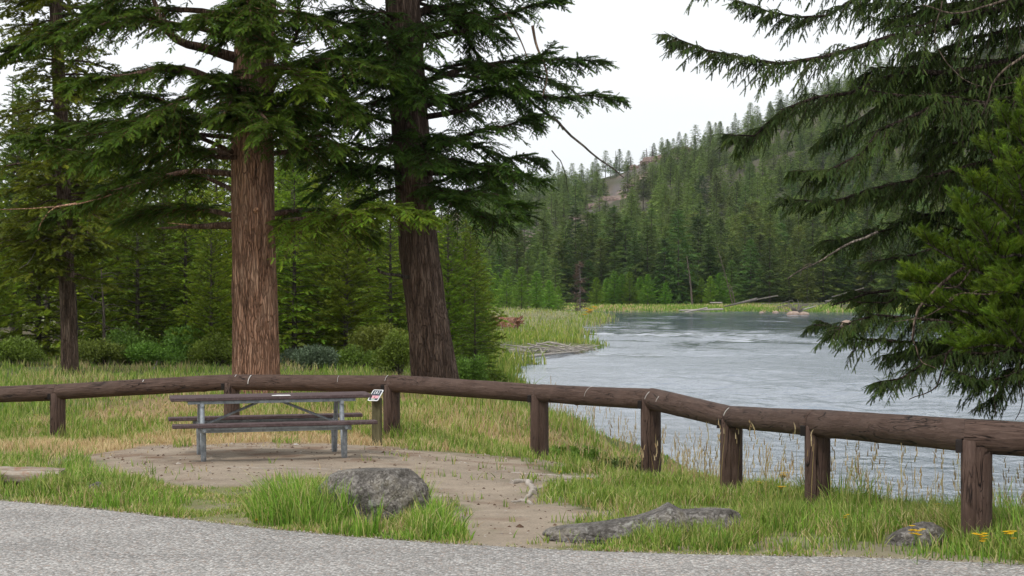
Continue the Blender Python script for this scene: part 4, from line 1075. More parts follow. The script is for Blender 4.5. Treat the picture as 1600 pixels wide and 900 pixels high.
# how much of each tree rises clear of those in front of it
def _seen(a, py):
    ts = np.linspace(0, 1, 60); ys = YB + ts * (YR - YB); xs_ = (a - 800) / F * ys
    g_ = 450 - (height(xs_, ys, False) - CH) * F / ys; g_ = np.minimum.accumulate(g_)
    return float(np.interp(-py, -g_, ts))
kp = []
for i in range(len(CA)):
    x, y, H, a, t = CA[i]; bad = False
    for f in (.35, .8):
        py = 450 - (zc[i] + H * f - CH) * F / y; tr = _seen(a, py)
        gy = 450 - (float(height(np.array([(a - 800) / F * YR]), np.array([YR]), False)[0]) - CH) * F / YR
        if py > gy + 2 and 780 < a < 1240 and float(rockmask(np.array(a), np.array(tr))) > .45: bad = True
    kp.append((not bad) or R.random() < .42)
kp = np.array(kp); CA = CA[kp]; zc = zc[kp]; cand = [c for c, k in zip(cand, kp) if k]
order = np.argsort(CA[:, 1])
sky = np.full(2000, 480.0); vis = np.zeros(len(CA))
for i in order:
    x, y, H, a, t = CA[i]; top = 450 - (zc[i] + H - CH) * F / y; bot = 450 - (zc[i] - CH) * F / y
    w = H * .14 * F / y; lo, hi = int(a - w), int(a + w) + 1
    seg_ = sky[lo:hi]; vis[i] = np.maximum(0, seg_ - np.maximum(top, 0)).sum()
    mid = top + (bot - top) * .3
    sky[lo + int(w * .5):hi - int(w * .5)] = np.minimum(sky[lo + int(w * .5):hi - int(w * .5)], mid)
rank = np.argsort(-vis); solo = set(rank[:262].tolist())
print('hill trees', len(CA), 'visible', (vis > 60).sum())
gh = 'conifers covering the far hillside'
stuff = MB()
for i, (x, y, H, a, t) in enumerate(cand):
    k = int(R.choice(5, p=[.27, .25, .16, .2, .12])); sc = H / 14; rot = R.uniform(0, 6.28); w = R.uniform(1.1, 1.6)
    if i in solo:
        o = link('conifer_tree', FP[k][0], None, (x, y, zc[i] - .1)); o.rotation_euler = (0, 0, rot); o.scale = (sc * w, sc * w, sc)
        if t < .06: lb = 'conifer in the front rank of the forest along the far bank'
        elif t < .45: lb = 'conifer on the lower slope of the far hill'
        elif t < .85: lb = 'conifer on the upper slope of the far hill'
        else: lb = 'conifer on the crest of the far hill against the sky'
        if R.random() < 0: pass
        tag(o, lb, 'tree', gh)
    elif vis[i] > 0:
        v = R.uniform(.75, 1.3)
        Mx = rz(rot) * np.array([sc * w, sc * w, sc])[None, :]
        n0 = len(stuff.c); stuff.merge(FP[k][2], Mx, np.array([x, y, zc[i] - .1])); stuff.c[-1] = stuff.c[-1] * v
tag(stuff.obj('forest', [M['far'], M['bark_grey']]), 'mass of smaller conifers filling the gaps on the far hillside', 'forest', None, 'stuff')

# single far trees
def far1(pr, px, Y, H, label, sx=1.0, group=None, mat=None, name='conifer_tree', dz=0):
    x = (px - 800) / F * Y; o = link(name, pr[0], None, (x, Y, hz(x, Y) - .05 + dz)); k = H / pr[1]; o.scale = (k * sx, k * sx, k); o.rotation_euler = (0, 0, R.uniform(0, 6))
    return tag(o, label, 'tree', group)
far1(FP[3], 1060, 312, 14.6, 'tallest broad dark fir at the forest front, over the middle of the river', 1.05)
for px, Y, H, s in ((792, 236, 4.6, 1.3), (815, 232, 4.9, 1.3), (838, 238, 4.4, 1.3), (858, 233, 3.6, 1.3), (776, 240, 4.0, 1.2), (872, 245, 3.2, 1.1)):
    far1(YF[int(px) % 2], px, Y, H, 'bright young pine in the clump on the left meadow beyond the rotten log', s, 'young pines on the left meadow', name='pine_tree')
for px in (742, 760, 778, 800, 822, 846, 866):
    far1(FP[int(px) % 3], px + R.uniform(-4, 4), R.uniform(255, 282), R.uniform(7, 10.5), 'taller conifer behind the young pines of the left meadow', 1.1, 'conifers behind the left meadow')
for px in (948, 960, 972, 984, 1000, 1012, 1026, 1096, 1110, 1124, 1136, 932, 1082, 1040):
    far1(YF[int(px) % 2], px, R.uniform(306, 313), R.uniform(3.2, 5.2), 'bright young conifer at the forest foot along the far bank', 1.3, 'young conifers along the far bank', name='pine_tree')
def deadpine(px, Y, H, label, r=.12):
    x = (px - 800) / F * Y; z = hz(x, Y); t = empty('dead_pine', (x, Y, z), label, 'dead tree'); w, n = MB(), MB()
    trunk(w, [(0, 0, -.3), (.05, 0, H * .5), (0, 0, H)], [r, r * .7, .02], 8, 20, .05, .1, 1.0)
    for k in range(120):
        zz = H * R.uniform(.06, .97); a = R.uniform(0, 6.28); L = (H * .17 * (1 - zz / H) + .35) * R.uniform(.5, 1.2); d = np.array([math.cos(a), math.sin(a), R.uniform(-.35, .15)])
        tube(w, [(0, 0, zz), np.array([0, 0, zz]) + d * L], [.03, .008], 4, (1.2, 1.1, 1.1))
        O = np.array([0, 0, zz]) + d * L * R.uniform(.3, 1, (5, 1)); put_twigs(n, 'mid', O, d + R.normal(0, .5, (5, 3)), np.tile([0, 0, 1.], (5, 1)), np.full(5, .38), np.ones((5, 3)) * R.uniform(.6, 1.4))
    w.obj('trunk', M['bark_dead'], t); n.obj('crown', M['dead_needles'], t)
deadpine(906, 262, 8.3, 'reddish grey dead pine standing at the tip of the left meadow')
def snag(px, pyb, px2, pyt, Y, r, label, mat='bark_dead'):
    x = (px - 800) / F * Y; z = hz(x, Y); m = MB(); q = P(px2, pyt, Y) - [x, Y, z]
    tube(m, polyres([(0, 0, -.3), q * .5 + [.1, 0, 0], q], 12)[0], np.linspace(r, r * .35, 12) * .8, 7, (.6, .55, .5))
    for k in range(6):
        f = R.uniform(.4, .95); d = R.normal(0, 1, 3); tube(m, [q * f, q * f + d * .4], [.03, .01], 4)
    o = m.obj('dead_snag', M[mat], None, True, loc=(x, Y, z)); tag(o, label, 'dead tree')
snag(1082, 452, 1073, 400, 308, .22, 'pale leaning dead trunk beneath the tallest broad fir of the far bank')
snag(1146, 470, 1120, 385, 306, .12, 'thin dead trunk leaning left at the far forest edge, right of the bright saplings')
snag(1150, 472, 1139, 442, 303, .14, 'short bare stub standing where the far grass meets the trees')
for k, (px, top) in enumerate(((962, 236), (932, 262), (1110, 196), (1010, 262), (1019, 255), (985, 262))):
    Y = 742; x = (px - 800) / F * Y; z = float(height(np.array([x]), np.array([float(Y)]), False)[0]); m = MB(); H = max(5, CH + (450 - top) * Y / F - z)
    tube(m, [(0, 0, -.5), (.2, 0, H * .5), (0, 0, H)], [.28, .2, .08], 5)
    for q in range(16):
        zz = H * R.uniform(.25, .95); d = np.array([R.normal(), R.normal(), R.uniform(-.2, .6)]); tube(m, [(.1, 0, zz), np.array([.1, 0, zz]) + d * .7], [.07, .03], 3)
    tag(m.obj('dead_tree', M['bark_grey'], None, loc=(x, Y, z)), 'bare grey snag on the crest of the far hill beside the rocky outcrop', 'dead tree', 'snags on the hill crest')

def log(name, a, b, r0, r1, mat, label, cat='log', seg=12, n=24, bend=0.0, stubs=0, group=None, hollow=False, wob=.15):
    a = np.asarray(a, float); b = np.asarray(b, float); m = MB(); c = (a + b) / 2; c[2] += bend
    q, L = polyres([a - a, c - a, b - a], n); rr = np.linspace(r0, r1, n); tube(m, q, rr, seg, None, 0, True, wob)
    for k in range(stubs):
        f = R.integers(2, n - 2); d = norm(R.normal(0, 1, 3) + [0, 0, .5]); tube(m, [q[f], q[f] + d * R.uniform(.4, 1.2) * max(r0 * 4, .3)], [r0 * .25, r0 * .1], 5)
    o = m.obj(name, M[mat], None, True, loc=a); return tag(o, label, cat, group)
def W2(px, py, z): 
    g = G(px, py, z); return np.array([g[0], g[1], z])
Yl = 150.0
log('fallen_log', P(738, 501, Yl), P(808, 504, Yl - 4), .30, .36, 'log_red', 'thick rotten reddish log lying on the left meadow, the upper of two', seg=16, bend=.05)
log('fallen_log', P(742, 510, Yl - 8), P(806, 514, Yl - 10), .26, .34, 'log_red', 'split rotten log lying under the thicker one on the left meadow', seg=14, bend=.35)
log('fallen_log', P(765, 513, Yl - 14), P(822, 523, Yl - 20), .10, .06, 'drift', 'thin grey pole lying in the grass below the rotten logs')
mtl = MB()
for k in range(9):
    d = norm(np.array([R.uniform(.2, 1), R.normal(0, .5), R.uniform(-.2, 1)])); tube(mtl, [(0, 0, 0), d * R.uniform(.35, .7)], [.12, .02], 5)
tag(mtl.obj('root_stub', M['log_red'], None, loc=P(808, 502, Yl - 4)), 'jagged root end standing up on the thick rotten log', 'root')
# driftwood at the point
gd = 'driftwood sticks heaped on the point'
for k in range(64):
    u = R.random(); px = 790 + 128 * u; py = 559 - 12 * u + R.normal(0, 2.6) * (1 - .5 * u); Y = F * (CH + 1.15) / (py + 0.0 - 450)
    Y = 101.2 + 5.2 * u + R.normal(0, .9)
    z = WL + .12 + R.random() * .38 * (1 - u * .6)
    x = (px - 800) / F * Y; L = R.uniform(.5, 2.4); a = R.normal(0, .5) + (0 if R.random() < .75 else 1.2); e = R.normal(0, .2)
    d = np.array([math.cos(a), math.sin(a), e]) * L / 2; c = np.array([x, Y, z])
    log('driftwood_stick', c - d, c + d, R.uniform(.02, .06), .015, 'drift', 'bleached stick in the driftwood heap on the left bank point', 'driftwood', 6, 8, R.normal(0, .08), 2, gd)
log('driftwood_log', W2(770, 566, WL + .1), W2(905, 549, WL + .12), .09, .04, 'drift', 'longest bleached pole along the water side of the driftwood heap', 'driftwood', bend=.05)
log('driftwood_log', P(812, 536, 112), P(846, 552, 108), .05, .02, 'drift', 'grey stick leaning up out of the driftwood heap into the grass', 'driftwood')
# far bank
def far_log(px0, py0, px1, py1, Y, r0, r1, label, mat='drift', stubs=3): log('fallen_log', P(px0, py0, Y), P(px1, py1, Y - 3), r0, r1, mat, label, seg=8, stubs=stubs)
far_log(1132, 479, 1183, 467, 292, .09, .20, 'big pale log slanting up the far bank towards the trees', 'bark_dead')
far_log(1062, 485, 1130, 483, 288, .10, .13, 'low driftwood log along the water at the far bank, left of the slanting log')
far_log(1070, 488, 1105, 481, 287, .10, .12, 'pale stick poking out of the water at the far bank')
far_log(1110, 473, 1128, 473, 296, .09, .1, 'short log on the far grass beside the slanting log')
far_log(1183, 468, 1215, 462, 300, .1, .1, 'grey fallen log at the foot of the far trees', 'bark_dead')
far_log(1248, 486, 1275, 478, 284, .14, .07, 'white stick leaning off the root mass in the far shallows')
far_log(1290, 471, 1350, 462, 278, .15, .2, 'long fallen trunk on the far bank behind the spruce branches', 'bark_dead')
far_log(1300, 464, 1350, 450, 288, .08, .07, 'grey trunk fallen downslope at the far right bank', 'bark_dead')
for k in range(26):
    px = R.uniform(1215, 1380); py = np.interp(px, [1215, 1380], [462, 448]) + R.normal(0, 7); Y = 292 - (px - 1215) * .1; x = (px - 800) / F * Y
    z = hz(x, Y) + .15; a = R.normal(0, .7); L = R.uniform(2, 5); d = np.array([math.cos(a), math.sin(a), R.uniform(-.05, .3)]) * L / 2; c = np.array([x, Y + R.uniform(0, 22), 0]); c[2] = hz(c[0], c[1]) + .35
    log('fallen_pole', c - d, c + d, R.uniform(.05, .12), .04, 'bark_dead', 'grey fallen pole among the deadfall on the far right bank', 'log', 5, 6, 0, 1, 'deadfall on the far right bank')
rt = MB()
for k in range(46):
    d = norm(np.array([R.normal(), R.normal() * .6, abs(R.normal())])); L = R.uniform(.6, 2.2)
    tube(rt, polyres([(0, 0, .2), d * L * .5 + R.normal(0, .1, 3), d * L], 6)[0], np.linspace(.09, .02, 6), 4)
tag(rt.obj('root_mass', M['bark_dead'], None, loc=W2(1246, 489, WL)), 'grey upturned root mass standing in the far shallows', 'driftwood')

def rock(name, c, size, mat, label, seed=0, sub=4, rough=.35, group=None, shape=None, freq=1.8):
    import bmesh
    bm = bmesh.new(); bmesh.ops.create_icosphere(bm, subdivisions=sub, radius=1.0)
    V = np.array([v.co[:] for v in bm.verts]); Fc = np.array([[v.index for v in f.verts] for f in bm.faces]); bm.free()
    n = fbm(V * freq + seed * 7.1, 5) - .5; cell = np.abs(fbm(V * freq * 2.2 + seed * 3.3 + 50, 3) - .5)
    V = V * (1 + rough * 2 * n - rough * .8 * cell)[:, None]
    if shape is not None: V = shape(V)
    V = V * np.array(size); m = MB(); m.add(V, Fc)
    return tag(m.obj(name, M[mat], None, True, loc=c), label, 'rock', group)
def sh_big(V):
    V = V.copy(); V[:, 2] = np.clip(V[:, 2], -.8, .82 + .04 * V[:, 0]) + .05 * V[:, 2]
    V[:, 0] += .16 * np.clip(-V[:, 2] + .3, 0, 2) * np.where(V[:, 0] > 0, 1, .35); return V
g = G(584, 812); rock('boulder', (g[0], g[1], .13), (.50, .36, .38), 'rock', 'big rough grey boulder ringed by tall grass at the road edge', 3, 6, .20, None, sh_big, 1.9)
def sh_flat(V):
    V = V.copy(); x = V[:, 0]
    prof = np.interp(x, [-1.2, -.8, -.45, -.1, .12, .22, .35, .55, .8, 1.1], [.12, .34, .46, .66, .92, 1.15, .90, .98, .98, .5])
    V[:, 2] = np.where(V[:, 2] > 0, np.minimum(V[:, 2] / np.sqrt(np.maximum(1 - x * x, .16)), .85) * prof * 1.1, V[:, 2] * .5); return V
g = G(1010, 843); rock('flat_rock', (g[0], g[1], .03), (.86, .30, .25), 'rock2', 'long low grey rock with a peaked back between the dirt path and the road', 5, 6, .12, None, sh_flat, 2.0)
g = G(1432, 862); rock('rock', (g[0], g[1], .08), (.25, .16, .20), 'rock2', 'small slanted grey rock in the grass left of the nearest post', 8, 5, .2, None, lambda V: np.stack([V[:, 0], V[:, 1], V[:, 2] * (.75 + .3 * V[:, 0])], -1))
for k, (px, py, s, lb) in enumerate(((152, 778, .09, 'dark weathered stone hidden in the roadside grass, leftmost of three'), (182, 768, .055, 'narrow upright dark stone in the roadside grass, middle of three'), (204, 774, .05, 'small dark stone in the roadside grass, rightmost of three'))):
    g = G(px, py); rock('rock', (g[0], g[1], .04), (s, s * .8, s * 1.4), 'rock2', lb, 11 + k, 4, .2)
for k, (px, py, s, lb) in enumerate(((1190, 489, .35, 'pale boulder in the far shallows, left of the root mass'), (1212, 489, .45, 'pale rounded boulder breaking the water beside another at the far bank'), (1240, 492, .9, 'reddish boulder at the foot of the grey root mass'), (1256, 492, .7, 'small pinkish boulder right of the grey root mass'), (1325, 508, .8, 'pale wet stone in the river beside the spruce branch tips'))):
    q = W2(px, py, WL); rock('boulder', q + [0, 0, .05], (s, s * .7, s * .5), 'farrock', lb, 20 + k, 3, .2)
for k in range(22):
    tq = R.choice([R.uniform(.86, 1.0), R.uniform(.5, .86)], p=[.7, .3]); Yq = YB + tq * (YR - YB)
    cq = np.interp(tq, [.1, .35, .6, .8, 1.0, 1.2], [862, 885, 922, 965, 1030, 1045]) + R.normal(0, 18 if tq > .86 else 8) + (14 if tq > .9 else 0); xq = (cq - 800) / F * Yq; sz = R.uniform(.7, 2.2)
    rock('rock_outcrop', (xq, Yq, float(height(np.array([xq]), np.array([Yq]), False)[0]) + sz * .1), (sz * 1.3, sz, sz * .85), 'scree', 'pinkish rock outcrop on the bare scree of the far hill', 40 + k, 4, .42, 'outcrops on the far scree', None, 2.4)
# pebbles on the pad and dark bits on the road: real small stones
def pebbles():
    m = MB(); n = 900
    oc = np.array([[1, 0, 0], [-1, 0, 0], [0, 1, 0], [0, -1, 0], [0, 0, 1], [0, 0, -1.]]); of = np.array([[0, 2, 4], [2, 1, 4], [1, 3, 4], [3, 0, 4], [2, 0, 5], [1, 2, 5], [3, 1, 5], [0, 3, 5]])
    x = R.uniform(-5, 3, n * 4); y = R.uniform(14.6, 28, n * 4); d, _, _ = cover(x, y); k = (d > .6) & (y > road_edge(x) + .05); x, y = x[k][:n], y[k][:n]; z = height(x, y)
    s = R.uniform(.006, .018, len(x)) * np.where(R.random(len(x)) < .04, 2, 1)
    V = oc[None] * (s[:, None] * R.uniform(.6, 1.3, (len(x), 1)))[..., None] * np.array([1, 1, .7]) + R.normal(0, .12, (len(x), 6, 3)) * s[:, None, None] + np.stack([x, y, z], -1)[:, None]
    xe = R.uniform(-5.5, 4.5, 1500); de = R.exponential(.07, 1500) * np.where(R.random(1500) < .5, 1, -.6); ye = road_edge(xe) + de; x = np.r_[x, xe]; y = np.r_[y, ye]
    ze = np.where(de < 0, plateau(xe, ye) + .014, height(xe, ye)); z = np.r_[z, ze]; se = R.uniform(.004, .010, 1500); s = np.r_[s, se]
    V = oc[None] * (s[:, None] * R.uniform(.6, 1.3, (len(x), 1)))[..., None] * np.array([1, 1, .7]) + R.normal(0, .12, (len(x), 6, 3)) * s[:, None, None] + np.stack([x, y, z], -1)[:, None]
    c = np.where(R.random(len(x))[:, None] < np.where(np.arange(len(x)) < len(x) - 1500, .6, .25)[:, None], np.array([[.13, .08, .055]]), np.array([[.42, .37, .32]])) * R.uniform(.6, 1.2, (len(x), 1))
    m.add(V.reshape(-1, 3), (of[None] + np.arange(len(x))[:, None, None] * 6).reshape(-1, 3), np.repeat(c, 6, 0))
    tag(m.obj('gravel', M['ground']), 'scattered pebbles and bark bits on the bare dirt', 'gravel', None, 'stuff')
pebbles()

# weathered half log at the left, roots, sticks
def hlog():
    a = W2(-60, 764, .0); b = W2(98, 764, .0); a[2] = b[2] = .11
    m = MB(); q, L = polyres([a - a, (b - a) * .5 + [0, 0, .02], b - a], 60); seg = 26
    ang = np.linspace(0, 2 * np.pi, seg, endpoint=False); T = norm(b - a); U = np.array([-T[1], T[0], 0]); Wv = np.array([0, 0, 1.])
    A, S = np.meshgrid(ang, np.linspace(0, L, 60)); nn = fbm(np.stack([np.cos(A) * 3, np.sin(A) * 3, S * 1.1], -1), 4)
    rr = (.10 + .07 * (nn - .5) * 2) * np.where(np.sin(A) > .5, .9, 1.1)
    V = q[:, None] + U * (np.cos(A) * rr * 1.2)[..., None] + Wv * (np.sin(A) * rr)[..., None]
    V[-1] += (R.normal(0, .03, (seg, 1)) * T)
    i = np.arange(59)[:, None] * seg; j = np.arange(seg)[None]; j2 = (j + 1) % seg
    m.add(V.reshape(-1, 3), np.stack([i + j, i + seg + j, i + seg + j2, i + j2], -1).reshape(-1, 4))
    m.add(np.vstack([V[-1], V[-1].mean(0) - T * .05]), np.stack([np.arange(seg), (np.arange(seg) + 1) % seg, np.full(seg, seg)], -1))
    tag(m.obj('old_log', M['oldlog'], None, True, loc=a), 'split weathered log lying in the grass at the left edge', 'log')
hlog()
def ground_root(paths, label, name='tree_root', mat='root', up=.0):
    m = MB(); o = None
    for path, r0, r1 in paths:
        q = np.array([[*G(px, py), 0] for px, py in path]); q, L = polyres(q, 22); q[:, 2] = height(q[:, 0], q[:, 1]) + np.linspace(r0, r1, 22) * .35 + up
        q[:, :2] += (np.stack([fbm(q * 6 + 3 * k, 2) for k in range(2)], -1) - .5) * .05
        if o is None: o = q[0].copy()
        tube(m, q - o, np.linspace(r0, r1, 22) * (1 + .25 * np.sin(np.arange(22) * 1.3)), 8, None, 0, True, .3)
    tag(m.obj(name, M[mat], None, True, loc=o), label, 'root' if 'root' in name else 'stick')
ground_root([([(801, 751), (820, 749), (832, 758), (836, 766)], .03, .028), ([(836, 761), (824, 772), (812, 777), (798, 779)], .03, .01), ([(812, 776), (826, 779), (832, 786)], .02, .012), ([(836, 760), (845, 757), (862, 752)], .016, .008)], 'pale forked root standing out of the dirt path')
ground_root([([(800, 734), (840, 735), (880, 737), (915, 738)], .008, .014), ([(915, 738), (940, 739), (970, 742)], .026, .01)], 'long thin grey root lying across the dirt behind the forked one')
ground_root([([(850, 748), (875, 744), (892, 743)], .01, .022)], 'short grey root between the forked root and the fence')
ground_root([([(888, 768), (905, 766), (915, 770)], .022, .014)], 'small weathered stick in the grass right of the forked root', 'fallen_stick')
ground_root([([(921, 767), (935, 768), (952, 768)], .018, .01)], 'second weathered stick lying in line with the small one', 'fallen_stick')
ground_root([([(976, 770), (986, 775), (1000, 781)], .022, .012)], 'slanting grey stick in the grass nearest the corner post', 'fallen_stick', up=.02)
ground_root([([(355, 735), (420, 738), (480, 737), (540, 741)], .004, .006)], 'thin pale root thread in the dirt in front of the table')
ground_root([([(240, 584), (246, 570), (254, 560)], .02, .01), ], 'small dead twig in the grass beyond the rail', 'fallen_stick', 'bark_dead', .1)
m = MB(); g = G(462, 693); box(m, (0, 0, .006), (.05, .03, .008), rz(.4), bev=.002); tag(m.obj('paper_scrap', M['paper'], None, loc=(g[0], g[1], hz(*g))), 'white paper scrap on the ground behind the picnic table', 'litter')

# ------------------------------------------------------------------ fence
def fence():
    # centre of the rail top at each post: px, rail-top py, foot py, depth
    D = [(-190, 610, 700, 33.2), (90, 600.5, 690, 32.1), (362, 584, 690, 30.9), (612, 586, 687, 29.2), (843, 600, 712, 26.6), (1017, 607, 744, 24.2), (1143, 634, 779, 21.9), (1277, 641, 812, 19.2), (1526, 655, 858, 15.75), (2147, 692, 906, 15.2), (2766, 704, 915, 14.9)]
    root = empty('log_rail_fence', (D[3][0] * 0 - 1.74, 29.2, -.1), 'brown log rail fence on stout round posts curving past the picnic table to the river', 'fence'); base = np.array(root.location)
    rr = [.125] * 8 + [.135, .135, .13]
    tops = [P(a, b, d) for a, b, c, d in D]; cen = [t - [0, 0, r] for t, r in zip(tops, rr)]
    # posts sit left of each seam
    scr = [((985 / 2.5), 0)]
    for k in range(len(D) - 1):
        a, b = cen[k].copy(), cen[k + 1].copy(); T = norm(b - a); m = MB(); n = 90; seg = 32
        a = a + T * (-.10 if k == 8 else .005) + [0, 0, R.uniform(-.006, .006)]; b = b - T * (-.07 if k == 7 else .005) + [0, 0, R.uniform(-.006, .006)]; kr = R.uniform(.96, 1.03)
        L = np.linalg.norm(b - a); s = np.linspace(0, 1, n); q = a + (b - a) * s[:, None]
        sag = .004 * np.sin(np.pi * s) * (1 if k % 2 else -1); q[:, 2] += sag
        U = norm(np.cross(T, [0, 0, 1.])); Wv = np.cross(U, T); ang = np.linspace(0, 2 * np.pi, seg + 1)
        A, S = np.meshgrid(ang, s * L); r = (rr[k] * (1 - s) * (1.03 if k % 2 else .98) + rr[k + 1] * s * (.98 if k % 2 else 1.03))[:, None] * kr
        nn = fbm(np.stack([np.cos(A) * 1.2 + k * 5, np.sin(A) * 1.2, S * .7], -1), 3) - .5
        nf_ = fbm(np.stack([np.cos(A) * 4 + k * 5, np.sin(A) * 4, S * 2.2], -1), 3) - .5
        R_ = r * (1 + .10 * nn + .045 * nf_)
        for _k in range(4):
            a0, s0 = R.uniform(0, 6.28), R.uniform(.1, .9) * L; R_ = R_ + .012 * np.exp(-((np.sin((A - a0) / 2) * .5) ** 2 + (S - s0) ** 2) / .0016)
        e = np.minimum(s * L, (1 - s) * L)[:, None]; R_ = R_ * (1 - .10 * np.exp(-e / .012))
        V = q[:, None] + U * (np.cos(A) * R_)[..., None] + Wv * (np.sin(A) * R_)[..., None]
        ns = seg + 1; i = np.arange(n - 1)[:, None] * ns; j = np.arange(seg)[None]
        Fq = np.stack([i + j, i + ns + j, i + ns + j + 1, i + j + 1], -1).reshape(-1, 4)
        m.add(V.reshape(-1, 3) - base, Fq)
        nsd = len(V.reshape(-1, 3))
        for e_, row_ in ((0, V[0]), (1, V[-1])):
            c = row_.mean(0); Vc = np.vstack([row_[:-1], c]) - base; jj = np.arange(seg); t3 = np.stack([jj, (jj + 1) % seg, np.full(seg, seg)], -1); m.add(Vc, t3 if e_ == 0 else t3[:, ::-1])
        me = m.mesh('rail', M['rail'], True, False); o = link('rail', me, root)
        uv = me.uv_layers.new(name='uv'); co = np.empty(len(me.vertices) * 3); me.vertices.foreach_get('co', co); co = co.reshape(-1, 3) + base
        li = np.empty(len(me.loops), np.int32); me.loops.foreach_get('vertex_index', li)
        su = (co - a) @ T + k * 3.7; vv = np.zeros(len(co)); vv[:nsd] = np.tile(ang / (2 * np.pi) * 1.0, n)[:nsd]
        vv[nsd:] = np.linspace(0, 1, len(co) - nsd)
        uv.data.foreach_set('uv', np.stack([su[li] * 1.0, vv[li] * 1.0], -1).ravel())
    for k, (px, pt, pf, d) in enumerate(D):
        c = cen[k]; zf = CH - (pf - 450) / F * d; top = c[2] - rr[k] * .55; m = MB(); seg = 28; n = 40
        sl = .5 * (norm(cen[min(k + 1, 10)] - c) + norm(c - cen[max(k - 1, 0)])) if 0 < k < 10 else norm(cen[min(k + 1, 10)] - cen[max(k - 1, 0)])
        ang = np.linspace(0, 2 * np.pi, seg + 1); zz = np.linspace(zf - .35, top, n); A, Z = np.meshgrid(ang, zz)
        r = .122 * (1 + .05 * (fbm(np.stack([np.cos(A) + k * 3, np.sin(A), Z * .8], -1) * 1.5, 3) - .5) * 2)
        ox, oy = c[0], c[1]
        V = np.stack([ox + np.cos(A) * r, oy + np.sin(A) * r, Z], -1); ns = seg + 1
        i = np.arange(n - 1)[:, None] * ns; j = np.arange(seg)[None]
        m.add(V.reshape(-1, 3) - base, np.stack([i + j, i + j + 1, i + ns + j + 1, i + ns + j], -1).reshape(-1, 4))
        m.add(np.vstack([V[-1][:-1], [ox, oy, top]]) - base, np.stack([np.arange(seg), (np.arange(seg) + 1) % seg, np.full(seg, seg)], -1))
        # tongue of the post let into the seam, on the camera side
        vd = norm(np.array([0 - ox, 0 - oy, 0.])); sdv = np.array([vd[1], -vd[0], 0]) * -1  # screen-left... 
        sdv = np.array([-vd[1], vd[0], 0]); sdv = sdv if sdv[0] < 0 else -sdv
        rt_ = np.stack([-sdv, vd * -1 * -1, np.array([0, 0, 1.])], 1)
        tc = np.array([ox, oy, 0]) + sdv * .055 + vd * .092
        zt0, zt1 = zf - .2, c[2] - rr[k] * .12
        box(m, np.array([tc[0], tc[1], (zt0 + zt1) / 2]) - base, (.105, .085, zt1 - zt0), rt_, bev=.012)
        me = m.mesh('post', M['rail'], True, False); o = link('post', me, root)
        uv = me.uv_layers.new(name='uv'); co = np.empty(len(me.vertices) * 3); me.vertices.foreach_get('co', co); co = co.reshape(-1, 3) + base
        li = np.empty(len(me.loops), np.int32); me.loops.foreach_get('vertex_index', li)
        vv = np.arctan2(co[:, 1] - oy, co[:, 0] - ox) / (2 * np.pi); vv = np.abs(vv)
        uv.data.foreach_set('uv', np.stack([co[:, 2][li] + k * 2.3, vv[li]], -1).ravel())
        # near-black block painted as the shaded gap notched in the left hand rail
        if k > 0:
            nt = MB(); q = np.array([ox, oy, c[2] - rr[k] * .52]) + sdv * .135 + vd * .088
            box(nt, q - base, (.05, .075, rr[k] * .75), rt_, bev=.004); link('notch', nt.mesh('notch', M['notch'], False, False), root)
    # pale scrapes on the rails
    def scrape(k, f, a0, a1, w, lean=0.0):
        a, b = cen[k], cen[k + 1]; T = norm(b - a); U = norm(np.cross(T, [0, 0, 1.])); Wv = np.cross(U, T)
        if U[1] > 0: U = -U
        pts = []
        for s in np.linspace(0, 1, 7):
            an = math.radians(a0 + (a1 - a0) * s); r = (rr[k] + .006)
            pts.append(a + (b - a) * f + T * (lean * s) + U * math.cos(an) * r + Wv * abs(1) * math.sin(an) * r * (1 if Wv[2] > 0 else -1))
        m = MB(); tube(m, np.array(pts) - base, w, 5, flat=1); link('scrape', m.mesh('scrape', M['paint_scrape'], True, False), root)
    scrape(2, .15, 55, -10, .007, -.02); scrape(1, .52, 60, 40, .006); scrape(2, .99, 70, 20, .003, 0.0); scrape(2, .7, 60, 10, .0022, .02)
    scrape(5, .07, 50, 5, .0045, -.03); scrape(5, .22, 35, 5, .004, -.03); scrape(6, .06, 55, 10, .0045, -.03); scrape(4, .52, 75, 0, .002, -.04); scrape(2, .05, 60, 40, .004)
fence()

